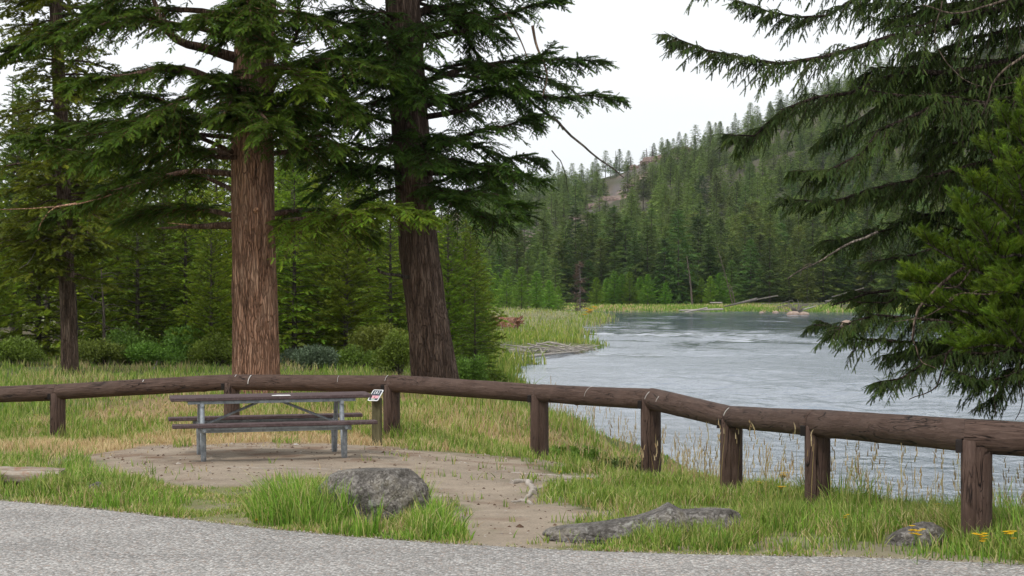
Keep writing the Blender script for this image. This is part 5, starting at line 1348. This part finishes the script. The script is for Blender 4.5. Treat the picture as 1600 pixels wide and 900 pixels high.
# ------------------------------------------------------------------ picnic table
def table():
    th = math.radians(11.5); cx, cy = -2.95, 24.66; z0 = .03
    t = empty('picnic_table', (cx, cy, z0), 'picnic table with plum brown planks on a galvanised pipe frame', 'picnic table', rz=th); t.rotation_euler = (0, math.radians(-.6), th)
    Lt = 2.42
    m = MB()
    for k in range(4):
        y = (k - 1.5) * .182; box(m, (R.uniform(-.004, .004), y, .745 + R.uniform(-.001, .001)), (Lt, .176, .042), bev=.006)
    m.obj('tabletop', M['plank'], t)
    for s in (-1, 1):
        m = MB(); box(m, (.0, s * .70, .45), (Lt, .245, .042), bev=.006); m.obj('bench_seat', M['plank'], t)
        a = MB(); box(a, (.0, s * .70 - s * .06, .415), (1.75, .05, .028), bev=.003); box(a, (.0, s * .70 + (s * .06), .415), (1.75, .05, .028), bev=.003)
        box(a, (0, s * .70, .392), (1.82, .012, .055), bev=.002); a.obj('seat_support', M['zinc'], t)
    a = MB()
    for s in (-1, 1): box(a, (0, s * .30, .703), (2.02, .05, .04), bev=.003)
    a.obj('top_support', M['zinc'], t)
    for e in (-1, 1):
        x = e * .84
        for s in (-1, 1):
            m = MB()
            zz = [(.27, .69), (.33, .50), (.42, .22), (.47, .09), (.495, .035), (.53, .018), (.565, .035), (.585, .09), (.60, .22), (.62, .43)]
            q, _ = polyres([(x, s * y, z - .01) for y, z in zz], 40); tube(m, q, .030, 12); m.obj('leg', M['zinc'], t, True)
        m = MB(); tube(m, [(x, -.80, .405), (x, .80, .405)], .024, 10); tube(m, [(x, -.34, .675), (x, .34, .675)], .024, 10); m.obj('crossbar', M['zinc'], t, True)
        m = MB(); tube(m, polyres([(e * .12, 0, .69), (e * .8, 0, .41)], 8)[0], .016, 8); m.obj('brace', M['zinc'], t, True)
    for e in (-1, 1):
        for s in (-1,):
            m = MB(); box(m, (e * .84, s * .47, .10), (.04, .02, .02), bev=.003); m.obj('bolt', M['notch'], t)
    # paper on the table
    a = rz(th) @ np.array([.10, -.31, 0]); m = MB()
    box(m, (0, 0, .003), (.22, .09, .006), rz(th + .05), bev=.001); box(m, (.02, .012, .0075), (.16, .05, .003), rz(th - .1), bev=.0005)
    tag(m.obj('paper_sheet', M['paper'], None, loc=(cx + a[0], cy + a[1], z0 + .768)), 'white folded paper lying on the front edge of the picnic table', 'paper')
table()
def sign():
    Y = 28.0; c = P(587, 618, Y); x, y = c[0] + .01, Y + .03; z = -.08
    t = empty('trail_sign', (x, y, z), 'small tilted black and white symbol sign on a short mossy post beside the fence', 'sign')
    b = np.array([x, y, z]); u = norm([.15, -.086, 0]); vv = norm([.08, .14, .15]); vv = norm(vv - u * np.dot(u, vv)); nrm = np.cross(u, vv); Rm = np.stack([u, vv, nrm], 1)
    m = MB(); h = c[2] - z - .035
    box(m, (.005, .01, h / 2 - .05), (.125, .10, h + .1), rz(-.25), bev=.01); m.obj('post', M['signpost'], t)
    w, h2 = .172, .215
    def plate(pts, th, off, mat, name, par):
        pts = np.array(pts); n = len(pts); V = []
        for o in (off, off + th):
            for q in pts: V.append(c - b + u * q[0] + vv * q[1] + nrm * o)
        m = MB(); V = np.array(V)
        for k in range(n):
            k2 = (k + 1) % n; m.add(V[[k, k2, n + k2, n + k]], [[0, 1, 2, 3]])
        for o in (0, n):
            Vc = np.vstack([V[o:o + n], V[o:o + n].mean(0)]); f = np.stack([np.arange(n), (np.arange(n) + 1) % n, np.full(n, n)], -1); m.add(Vc, f if o else f[:, ::-1])
        return m.obj(name, M[mat], par)
    def rr_(w, h, r, cx=0, cy=0):
        out = []
        for sx, sy, a0 in ((1, 1, 0), (-1, 1, 90), (-1, -1, 180), (1, -1, 270)):
            for k in range(5):
                a = math.radians(a0 + k * 22.5); out.append((cx + sx * (w / 2 - r) + r * math.cos(a), cy + sy * (h / 2 - r) + r * math.sin(a)))
        return out
    pl = plate(rr_(w, h2, .02), .006, 0, 'white', 'panel', t)
    plate(rr_(w - .026, h2 - .026, .012), .0015, .0062, 'black', 'sign_face', pl)
    plate(rr_(.115, .052, .004, .012, -.035), .0012, .0079, 'pink', 'sticker', pl)
    plate([(-.004, -.058), (.016, -.058), (.008, -.018), (.002, -.018)], .001, .0093, 'red', 'mark', pl)
    plate(rr_(.06, .02, .004, -.005, -.078), .0012, .0079, 'pale', 'caption', pl)
    # person between brackets
    for sx in (-1, 1):
        plate([(sx * .040, .022), (sx * .034, .022), (sx * .034, .078), (sx * .040, .078)][::sx], .0012, .0079, 'white', 'bracket', pl)
        plate([(sx * .033, .072), (sx * .024, .072), (sx * .024, .078), (sx * .033, .078)][::-sx], .0012, .0079, 'white', 'bracket', pl)
        plate([(sx * .033, .022), (sx * .024, .022), (sx * .024, .028), (sx * .033, .028)][::-sx], .0012, .0079, 'white', 'bracket', pl)
    plate([(.008 * math.cos(a), .067 + .008 * math.sin(a)) for a in np.linspace(0, 6.28, 13)[:-1]], .0012, .0079, 'white', 'pictogram', pl)
    plate([(-.013, .030), (-.004, .030), (0, .041), (.004, .030), (.013, .030), (.008, .056), (-.008, .056)], .0012, .0079, 'white', 'pictogram', pl)
sign()

# ------------------------------------------------------------------ grass
GREEN = np.array([[.15, .27, .028], [.19, .31, .035], [.12, .22, .025], [.26, .34, .055], [.34, .38, .10]])
STRAW = np.array([[.60, .45, .24], [.50, .36, .18], [.68, .54, .32], [.44, .30, .15], [.52, .44, .22]])
def blades(mb, x, y, h, w, colr, lean=.35, z=None, segs=2, wind=(.0, .0), tipdry=.0):
    n = len(x)
    if n == 0: return
    z = height(x, y) if z is None else z
    a = R.uniform(0, 2 * np.pi, n); L = np.abs(R.normal(0, lean, n)) * h
    dx, dy = np.cos(a) * L + wind[0] * h, np.sin(a) * L + wind[1] * h
    fa = R.uniform(-.9, .9, n); sx, sy = np.cos(fa) * w / 2, np.sin(fa) * w / 2
    st = np.linspace(0, 1, segs + 1); V = []; C = []
    for k, s in enumerate(st):
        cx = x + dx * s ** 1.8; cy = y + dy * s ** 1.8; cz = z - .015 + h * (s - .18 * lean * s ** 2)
        cc = colr * (.82 + .36 * s)  # darker base, lighter tip: occlusion shading put into the blade colour
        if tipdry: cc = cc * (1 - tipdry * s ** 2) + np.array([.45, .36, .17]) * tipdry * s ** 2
        if s < 1:
            ww = (1 - .45 * s)
            V += [np.stack([cx - sx * ww, cy - sy * ww, cz], -1), np.stack([cx + sx * ww, cy + sy * ww, cz], -1)]; C += [cc, cc]
        else: V.append(np.stack([cx, cy, cz], -1)); C.append(cc)
    m = len(V); V = np.stack(V, 1); C = np.stack(C, 1); b = np.arange(n)[:, None] * m
    # one vertex block holding both quads and tips
    q = []
    for k in range(segs - 1): q.append(np.concatenate([b + 2 * k, b + 2 * k + 1, b + 2 * k + 3, b + 2 * k + 2], 1))
    t = np.concatenate([b + 2 * (segs - 1), b + 2 * (segs - 1) + 1, b + 2 * segs], 1)
    base = mb.n; mb.v.append(V.reshape(-1, 3)); mb.c.append(C.reshape(-1, 3)); mb.n += n * m
    if q:
        q = np.concatenate(q); mb.f[4].append(q + base); mb.m[4].append(np.zeros(len(q), np.int32))
    mb.f[3].append(t + base); mb.m[3].append(np.zeros(n, np.int32))
def pick(pal, n, v=.2): return pal[R.integers(0, len(pal), n)] * R.uniform(1 - v, 1 + v, (n, 1))
def clumpy(x, y, s, seed): return n2(x, y, s, 2, seed)
def sample(n, y0, y1, pw=1.0, mx=1.15):
    u = R.random(n); y = 1 / (1 / y0 ** pw + u * (1 / y1 ** pw - 1 / y0 ** pw)) ** (1 / pw)
    x = R.uniform(-1, 1, n) * y * 800 / F * mx + 0
    return x, y
POSTS = [(3.63, 15.75), (2.9, 19.2), (2.38, 21.9), (1.66, 24.2), (.36, 26.6), (-1.74, 29.2), (-4.3, 30.9), (-7.2, 32.1)]
def near_grass():
    g_, d_ = MB(), MB()
    n = 400000; x, y = sample(n, 14.0, 36, 1.6, 1.2)
    e = y - road_edge(x); sd = riv(x, y); dirt, dry, short = cover(x, y)
    c1 = clumpy(x, y, 2.6, 21.0); c2 = clumpy(x, y, 7.0, 22.0)
    tab = ((np.abs((x + 2.95) * .98 + (y - 24.66) * .199) < 1.3) & (np.abs(-(x + 2.95) * .199 + (y - 24.66) * .98) < .85))
    rk_ = ((x - 3.24) ** 2 + ((y - 16.0) / 2.2) ** 2 < .085)
    keep = (e > .03) & (sd > .15) & ~rk_ & (R.random(n) < (1 - dirt) ** 2.6 * (.2 + 1.25 * ss(.35, .62, c1)) * (1 - .25 * short)) & ~tab
    tuft = (e > .03) & (dirt > .4) & (c2 > .7) & (c1 > .6) & (R.random(n) < .35) & ~tab
    keep |= tuft
    x, y, e, sd, dirt, dry, short, c1, c2 = [a[keep] for a in (x, y, e, sd, dirt, dry, short, c1, c2)]; n = len(x)
    right = ss(1.7, 3.0, x) * ss(27, 22, y)
    tall = .10 + .09 * ss(.35, .7, c1) + .07 * right * ss(.25, .9, e)
    left = ss(-3.4, -3.9, x) * ss(22.0, 20.5, y) * ss(.15, .5, e)
    tall = tall + .05 * left
    tall = tall * (1 - .66 * short * (1 - .75 * left)); tall = tall * (1 - .5 * dirt)
    tall = np.where(y > 22, tall * (1 - .25 * dry), tall)
    h = tall * R.uniform(.5, 1.35, n)
    isdry = R.random(n) < np.clip(dry * 1.05 + .12 + .25 * short + .35 * ss(.5, .65, n2(x, y, 1.1, 3, 78.0)), 0, .95)
    w = .006 + .0032 * (y / 15); 
    m = ~isdry; lush = np.clip(left + right * .7, 0, 1)
    col = pick(GREEN, n); col = col * (1 - lush * .12)[:, None]
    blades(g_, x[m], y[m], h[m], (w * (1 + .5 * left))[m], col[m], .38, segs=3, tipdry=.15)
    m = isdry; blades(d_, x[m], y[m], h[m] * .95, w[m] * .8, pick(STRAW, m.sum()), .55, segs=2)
    # lush ring around the boulder and specific clumps
    def clump(px, py, rx_, ry_, n, h0, h1, lean=.28, pal=GREEN, wd=.011, z=None, wind=(0, 0), mb=g_, bright=1.0):
        n = int(n * .62); c = G(px, py); a = R.uniform(0, 6.28, n); q = np.sqrt(R.random(n)); xx = c[0] + np.cos(a) * q * rx_; yy = c[1] + np.sin(a) * q * ry_
        hh = (h0 + (h1 * 1.12 - h0) * R.random(n) ** 1.6) * (1 - .35 * q ** 2)
        k = yy > road_edge(xx) + .02
        blades(mb, xx[k], yy[k], hh[k], wd * R.uniform(.5, 1.2, k.sum()), pick(pal, k.sum(), .3) * bright * R.uniform(.85, 1.12), lean * 1.15, segs=4, wind=wind, tipdry=.12)
        m_ = R.random(n) < .07; blades(d_, xx[m_ & k], yy[m_ & k], hh[m_ & k] * 1.1, wd * .6, pick(STRAW, (m_ & k).sum()), lean * 1.4, segs=3)
    BR = np.array([[.14, .29, .022], [.18, .34, .03], [.11, .23, .02], [.25, .39, .05], [.38, .39, .12]])
    clump(452, 812, .34, .55, 1500, .22, .50, .35, BR, wind=(-.12, 0)); clump(500, 818, .36, .40, 1400, .2, .50, .3, BR); clump(540, 834, .25, .15, 350, .08, .22, .3, BR); clump(420, 806, .2, .4, 500, .12, .35, .35, BR)
    clump(600, 842, .42, .10, 500, .05, .14, .35, BR); clump(672, 834, .18, .3, 700, .14, .40, .28, BR); clump(690, 838, .20, .3, 700, .10, .32, .35, BR, wind=(.1, 0)); clump(655, 800, .1, .2, 200, .25, .5, .2, BR); clump(710, 842, .16, .18, 300, .05, .16, .4, BR)
    clump(588, 836, .04, .03, 40, .25, .42, .18, BR); clump(568, 838, .10, .04, 60, .15, .34, .2, BR); clump(555, 800, .2, .5, 200, .2, .4, .3, BR)
    for px, py, rx_, n_, h0, h1 in ((25, 728, .4, 240, .2, .36), (60, 778, .5, 200, .06, .16), (112, 738, .2, 200, .18, .38), (130, 762, .35, 300, .16, .38), (130, 790, .4, 380, .08, .22), (200, 790, .4, 420, .1, .26), (245, 788, .35, 360, .1, .26), (20, 778, .5, 260, .06, .16), (160, 772, .3, 200, .12, .3), (230, 768, .25, 160, .08, .2)):
        clump(px, py, rx_, .35, n_, h0, h1, .3, BR, .010)
    for px, py, rx_, n_, h0, h1 in ((285, 700, .12, 90, .1, .22), (235, 745, .06, 30, .1, .2), (445, 685, .2, 120, .08, .16), (640, 690, .35, 260, .1, .22), (680, 690, .4, 260, .1, .25), (870, 775, .2, 130, .1, .2), (210, 682, .3, 150, .08, .18)):
        clump(px, py, rx_, .3, n_, h0, h1, .35, GREEN, .010)
    # in front of the flat rock, the small rock and round the post feet
    for px, py, n_, h0, h1 in ((1035, 858, 60, .1, .24), (1055, 860, 60, .1, .25), (1085, 860, 70, .1, .2), (965, 858, 40, .06, .16), (1130, 862, 200, .1, .26), (1110, 858, 90, .08, .2), (930, 860, 40, .05, .1), (1165, 852, 260, .08, .18)):
        clump(px, py, .08, .05, n_, h0, h1, .3, BR, .009)
    for (qx, qy) in POSTS:
        m = 260; a = R.uniform(0, 6.28, m); q = .13 + R.random(m) * .22; hh = R.uniform(.06, .2, m)
        s_ = R.random(m) < .3
        xx, yy = qx + np.cos(a) * q, qy + np.sin(a) * q
        blades(g_, xx[~s_], yy[~s_], hh[~s_], .010, pick(GREEN, (~s_).sum()), .4, segs=3); blades(d_, xx[s_], yy[s_], hh[s_], .008, pick(STRAW, s_.sum()), .5, segs=3)
    # tall bright blades right of the posts
    for px, py, rx_, n_, h0, h1 in ((1310, 830, .5, 500, .16, .34), (1365, 835, .4, 600, .15, .34), (1475, 880, .35, 320, .06, .16), (1590, 872, .35, 700, .16, .36), (1240, 830, .4, 300, .14, .3), (1500, 890, .4, 300, .08, .2), (1560, 850, .4, 500, .3, .55), (1340, 800, .3, 160, .35, .6)):
        clump(px, py, rx_, .6, n_, h0, h1, .3, BR, .010)
    tag(g_.obj('grass', M['grass']), 'green grass on the picnic ground, round the boulder and along the fence', 'grass', None, 'stuff')
    tag(d_.obj('dry_grass', M['grass']), 'straw coloured dry grass around the table and along the fence', 'grass', None, 'stuff')
near_grass()
def bank_grass():
    g_, d_ = MB(), MB()
    # slope between the fence and the water, and the ground under the big trees
    n = 260000; x, y = sample(n, 17, 62, 1.3, 1.15); sd = riv(x, y)
    beyond = (x > np.interp(y, [15.7, 19, 22, 24, 27, 29, 31, 62], [3.7, 2.9, 2.4, 1.7, .4, -1.7, -4.3, -30])) | (y > 30)
    c1 = clumpy(x, y, 1.3, 31.0); fl = ss(48, 60, y) * ss(0, -3, x)
    k = beyond & (sd > -.25) & (R.random(n) < (.5 + .9 * ss(.35, .6, c1)) * (1 - .75 * fl)); x, y, sd, c1 = x[k], y[k], sd[k], c1[k]; n = len(x)
    h = (.13 + .18 * ss(.4, .7, c1)) * R.uniform(.5, 1.3, n) * np.where(y > 33, .85, 1) * np.where((x > 1.5) & (y < 45), .62, np.where(sd < 3, 1.25, .9))
    yl = (n2(x, y, .5, 3, 33.0) > .58) | (R.random(n) < .14); yl &= ~((x > .5) & (R.random(n) < .75)); yl &= ~((y > 33) & (R.random(n) < .5))
    w = .008 + .0042 * (y / 15)
    blades(g_, x[~yl], y[~yl], h[~yl], w[~yl], pick(GREEN, (~yl).sum()), .35, segs=2, tipdry=.12); blades(d_, x[yl], y[yl], h[yl] * 1.1, w[yl] * .7, pick(STRAW, yl.sum()) * [.9, .95, .85], .4, segs=2)
    # seed heads standing against the water
    m = 1500; x = R.uniform(.3, 9, m); y = R.uniform(17, 42, m); sd = riv(x, y); dirt, _, _ = cover(x, y)
    b2 = x > np.interp(y, [15.7, 19, 22, 24, 27, 29, 31, 62], [3.7, 2.9, 2.4, 1.7, .4, -1.7, -4.3, -30]) - .6
    k = (sd > .05) & (sd < 9) & b2 & (R.random(m) < ss(.35, .6, n2(x, y, .8, 2, 41.0)) + .15) & (y > road_edge(x) + .5); x, y = x[k], y[k]; m = len(x); z = height(x, y); hh = R.uniform(.45, .85, m)
    blades(d_, x, y, hh, .006, pick(STRAW, m) * [.8, .85, .6], .16, z=z, segs=3)
    for q in range(5):
        zz = z + hh * (.74 + .06 * q); xx = x + R.normal(0, .012, m); blades(d_, xx, y, np.full(m, .075), .013, pick(STRAW, m) * .85, .25, z=zz, segs=2)
    tag(g_.obj('bank_grass', M['grass']), 'green grass on the slope beyond the fence down to the river', 'grass', None, 'stuff')
    tag(d_.obj('seed_grass', M['grass']), 'pale seeding grass beyond the fence, standing against the water', 'grass', None, 'stuff')
    # peninsula meadow
    e_ = MB(); n = 120000; u = R.random(n); y = 1 / (1 / 60 + u * (1 / 285 - 1 / 60)); x = R.uniform(-22, 14, n); sd = riv(x, y)
    k = (sd > -.2) & (x > -14 - y * .03) & (y > 58) & ~((y > 98) & (y < 109) & (sd < 2.6) & (x < 5) & (x > -1.5)); x, y, sd = x[k], y[k], sd[k]; n = len(x)
    c = n2(x, y, .16, 3, 51.0); sage = ss(.42, .6, c) * ss(2.0, 7, sd) * ss(115, 150, y)
    tall = .28 + .5 * ss(3.5, .5, sd) * R.random(n) + .2 * ss(.5, .7, n2(x, y, .4, 2, 52.0)); h = tall * R.uniform(.5, 1.2, n)
    col = pick(GREEN, n) * np.array([1.15, 1.0, 1.1]); sg = pick(np.array([[.34, .34, .20], [.42, .40, .24], [.30, .31, .19], [.36, .30, .15]]), n); s_ = (R.random(n) < sage * .85 + .3 * ss(100, 170, y))[:, None]
    col = np.where(s_, sg, col); blades(e_, x, y, h, .02 + .028 * (y / 100), col, .3, segs=2)
    tag(e_.obj('meadow_grass', M['grass']), 'green and silvery grass covering the low meadow left of the river', 'grass', None, 'stuff')
    f_ = MB(); n = 42000; x = R.uniform(-6, 75, n); y = R.uniform(262, 322, n); sd = riv(x, y); k = (sd > -.3) & (y > 262) & ((x > 12) | (y > 296)) ; x, y, sd = x[k], y[k], sd[k]; n = len(x)
    h = R.uniform(.2, .55, n); col = pick(GREEN * [.95, 1.0, 1.0], n); s_ = (R.random(n) < ss(.5, .65, n2(x, y, .1, 3, 61.0)) * .35)[:, None]; col = np.where(s_, pick(STRAW, n), col)
    blades(f_, x, y, h, .16, col, .3, segs=1)
    tag(f_.obj('far_grass', M['grass']), 'bright green grass strip along the far bank', 'grass', None, 'stuff')
bank_grass()

# ------------------------------------------------------------------ yellow flowers
def flower(px, py, stem, label, size=.03, heads=7, z=None, group='yellow flowers in the grass', Y=None):
    if Y is None:
        g = G(px, py, stem); x, y = g
        for _ in range(3):
            z0 = hz(x, y); g = G(px, py, z0 + stem); x, y = g
    else: x, y = (px - 800) / F * Y, Y
    z0 = hz(x, y); t = empty('yellow_flower', (x, y, z0), label, 'flower', group); s, f = MB(), MB()
    tube(s, [(0, 0, -.02), (.01, 0, stem * .6), (0, 0, stem)], .003, 4, (.16, .26, .05))
    blades_ = [(a, R.uniform(.1, .6)) for a in R.uniform(0, 6.28, 5)]
    for a, q in blades_:
        b = np.array([0, 0, stem * q]); e = b + [math.cos(a) * .06, math.sin(a) * .06, .03]; u = np.array([-math.sin(a), math.cos(a), 0]) * .006
        s.add([b - u, b + u, e], [[0, 1, 2]], (.15, .25, .05))
    for k in range(heads):
        size_ = size; c = np.array([R.normal(0, size * .9), R.normal(0, size * .9), stem + R.normal(0, size * .5)])
        tube(s, [(0, 0, stem * .82), c], .0016, 3, (.16, .26, .05))
        for a in np.linspace(0, 6.28, 8)[:-1]:
            e = c + np.array([math.cos(a), math.sin(a), .25]) * size * .72; u = np.array([-math.sin(a), math.cos(a), 0]) * size * .3
            f.add([c - u * .4, c + u * .4, e + u, e - u], [[0, 1, 2, 3]], R.uniform(.8, 1.2) * np.ones(3))
        f.add([c + [size * .18 * math.cos(a), size * .18 * math.sin(a), size * .12] for a in np.linspace(0, 6.28, 6)[:-1]] + [c + [0, 0, size * .2]], [[0, 1, 5], [1, 2, 5], [2, 3, 5], [3, 4, 5], [4, 0, 5]], (.9, .7, .6))
    s.obj('stem', M['grass'], t); f.obj('flower_head', M['petal'], t)
flower(1432, 820, .30, 'yellow flower cluster rising over the small slanted rock', .034, 9)
flower(1534, 828, .28, 'yellow flower cluster against the foot of the nearest post', .034, 9)
flower(1578, 821, .30, 'yellow flower cluster right of the nearest post', .034, 9)
flower(1222, 742, .34, 'upper yellow flower spike between the two posts right of centre', .03, 9)
flower(1220, 762, .28, 'lower yellow flower spike between the two posts right of centre', .028, 7)
for q in ((1188, 752), (1252, 735), (1300, 765), (1405, 775), (1395, 752), (1465, 790), (1545, 770), (1178, 735), (1200, 740), (1213, 730), (1336, 757), (1362, 760), (1380, 772), (1440, 760), (1498, 753), (1328, 740), (876, 736), (921, 748), (885, 673), (1320, 808), (56, 651), (55, 668), (28, 659), (258, 645)):
    flower(q[0], q[1], .22 if q[0] > 900 else .12, 'small yellow bloom scattered in the grass near the fence', .022 if q[0] > 300 else .02, 3, group='small yellow blooms near the fence')
for q in ((430, 648), (437, 645), (455, 645), (464, 649)):
    flower(q[0], q[1], .3, 'yellow bloom seen through the picnic table frame', .03, 5, group='yellow blooms behind the table', Y=27.4)
for q in ((402, 822), ):
    flower(q[0], q[1], .03, 'single yellow bloom at the road edge left of the boulder', .02, 2)
flower(925, 492, .8, 'yellow flowering patch on the tip of the left meadow', .5, 10, Y=205)

# ------------------------------------------------------------------ air
def haze():
    m = MB(); box(m, (0, 700, 70), (2440, 1640, 150))
    k = NT('haze'); pv = k.n('ShaderNodeVolumePrincipled'); pv.inputs['Color'].default_value = (.78, .86, .95, 1); pv.inputs['Density'].default_value = .00007; pv.inputs['Anisotropy'].default_value = .2
    k.l(pv.outputs[0], k.out.inputs['Volume']); o = m.obj('haze', k.m, attr=False); tag(o, 'thin pale air between the picnic ground and the far hill', 'haze', None, 'stuff')
haze()

# ------------------------------------------------------------------ camera, light, sky
cam = bpy.data.cameras.new('camera'); co = link('camera', cam, None, (0, 0, CH)); co.rotation_euler = (math.radians(90), 0, 0)
cam.sensor_width = 36; cam.lens = 36 * F / 1600; cam.clip_end = 6000; cam.clip_start = .1; scene.camera = co
SUN_EL, SUN_AZ = math.radians(52), math.radians(215)     # azimuth clockwise from +Y: behind the camera on the left
su = bpy.data.lights.new('sun', 'SUN'); su.energy = 1.5; su.angle = math.radians(12); su.color = (1, .965, .91)
so = link('sun', su, None, (0, 0, 50)); d = Vector((math.sin(SUN_AZ) * math.cos(SUN_EL), math.cos(SUN_AZ) * math.cos(SUN_EL), math.sin(SUN_EL)))
so.rotation_euler = d.to_track_quat('Z', 'Y').to_euler()
w = bpy.data.worlds.new('World'); scene.world = w; w.use_nodes = True; nt = w.node_tree; nt.nodes.clear()
o = nt.nodes.new('ShaderNodeOutputWorld'); bg = nt.nodes.new('ShaderNodeBackground'); sk = nt.nodes.new('ShaderNodeTexSky'); sk.sky_type = 'NISHITA'; sk.sun_disc = False
sk.sun_elevation = SUN_EL; sk.sun_rotation = SUN_AZ; sk.air_density = 1.0; sk.dust_density = 2.0
tc = nt.nodes.new('ShaderNodeTexCoord'); mp = nt.nodes.new('ShaderNodeMapping'); mp.inputs['Scale'].default_value = (1, 1, 4.5); nt.links.new(tc.outputs['Generated'], mp.inputs[0])
nz = nt.nodes.new('ShaderNodeTexNoise'); nz.inputs['Scale'].default_value = 2.2; nz.inputs['Detail'].default_value = 5; nt.links.new(mp.outputs[0], nz.inputs['Vector'])
cr = nt.nodes.new('ShaderNodeValToRGB'); cr.color_ramp.elements[0].position = .3; cr.color_ramp.elements[0].color = (7.9, 8.25, 8.6, 1); cr.color_ramp.elements[1].position = .65; cr.color_ramp.elements[1].color = (9.3, 9.4, 9.45, 1)
nt.links.new(nz.outputs['Fac'], cr.inputs[0])
mx = nt.nodes.new('ShaderNodeMix'); mx.data_type = 'RGBA'; mx.inputs[0].default_value = .9
nt.links.new(sk.outputs[0], mx.inputs[6]); nt.links.new(cr.outputs[0], mx.inputs[7]); nt.links.new(mx.outputs[2], bg.inputs[0]); bg.inputs[1].default_value = .1
nt.links.new(bg.outputs[0], o.inputs[0])
scene.view_settings.view_transform = 'Standard'; scene.view_settings.look = 'None'; scene.view_settings.gamma = 1; scene.view_settings.exposure = 0.35
scene.view_settings.use_curve_mapping = False
cy = scene.cycles; cy.max_bounces = 6; cy.diffuse_bounces = 3; cy.glossy_bounces = 3; cy.transmission_bounces = 4; cy.use_denoising = True
cy.use_adaptive_sampling = True; cy.adaptive_threshold = .015
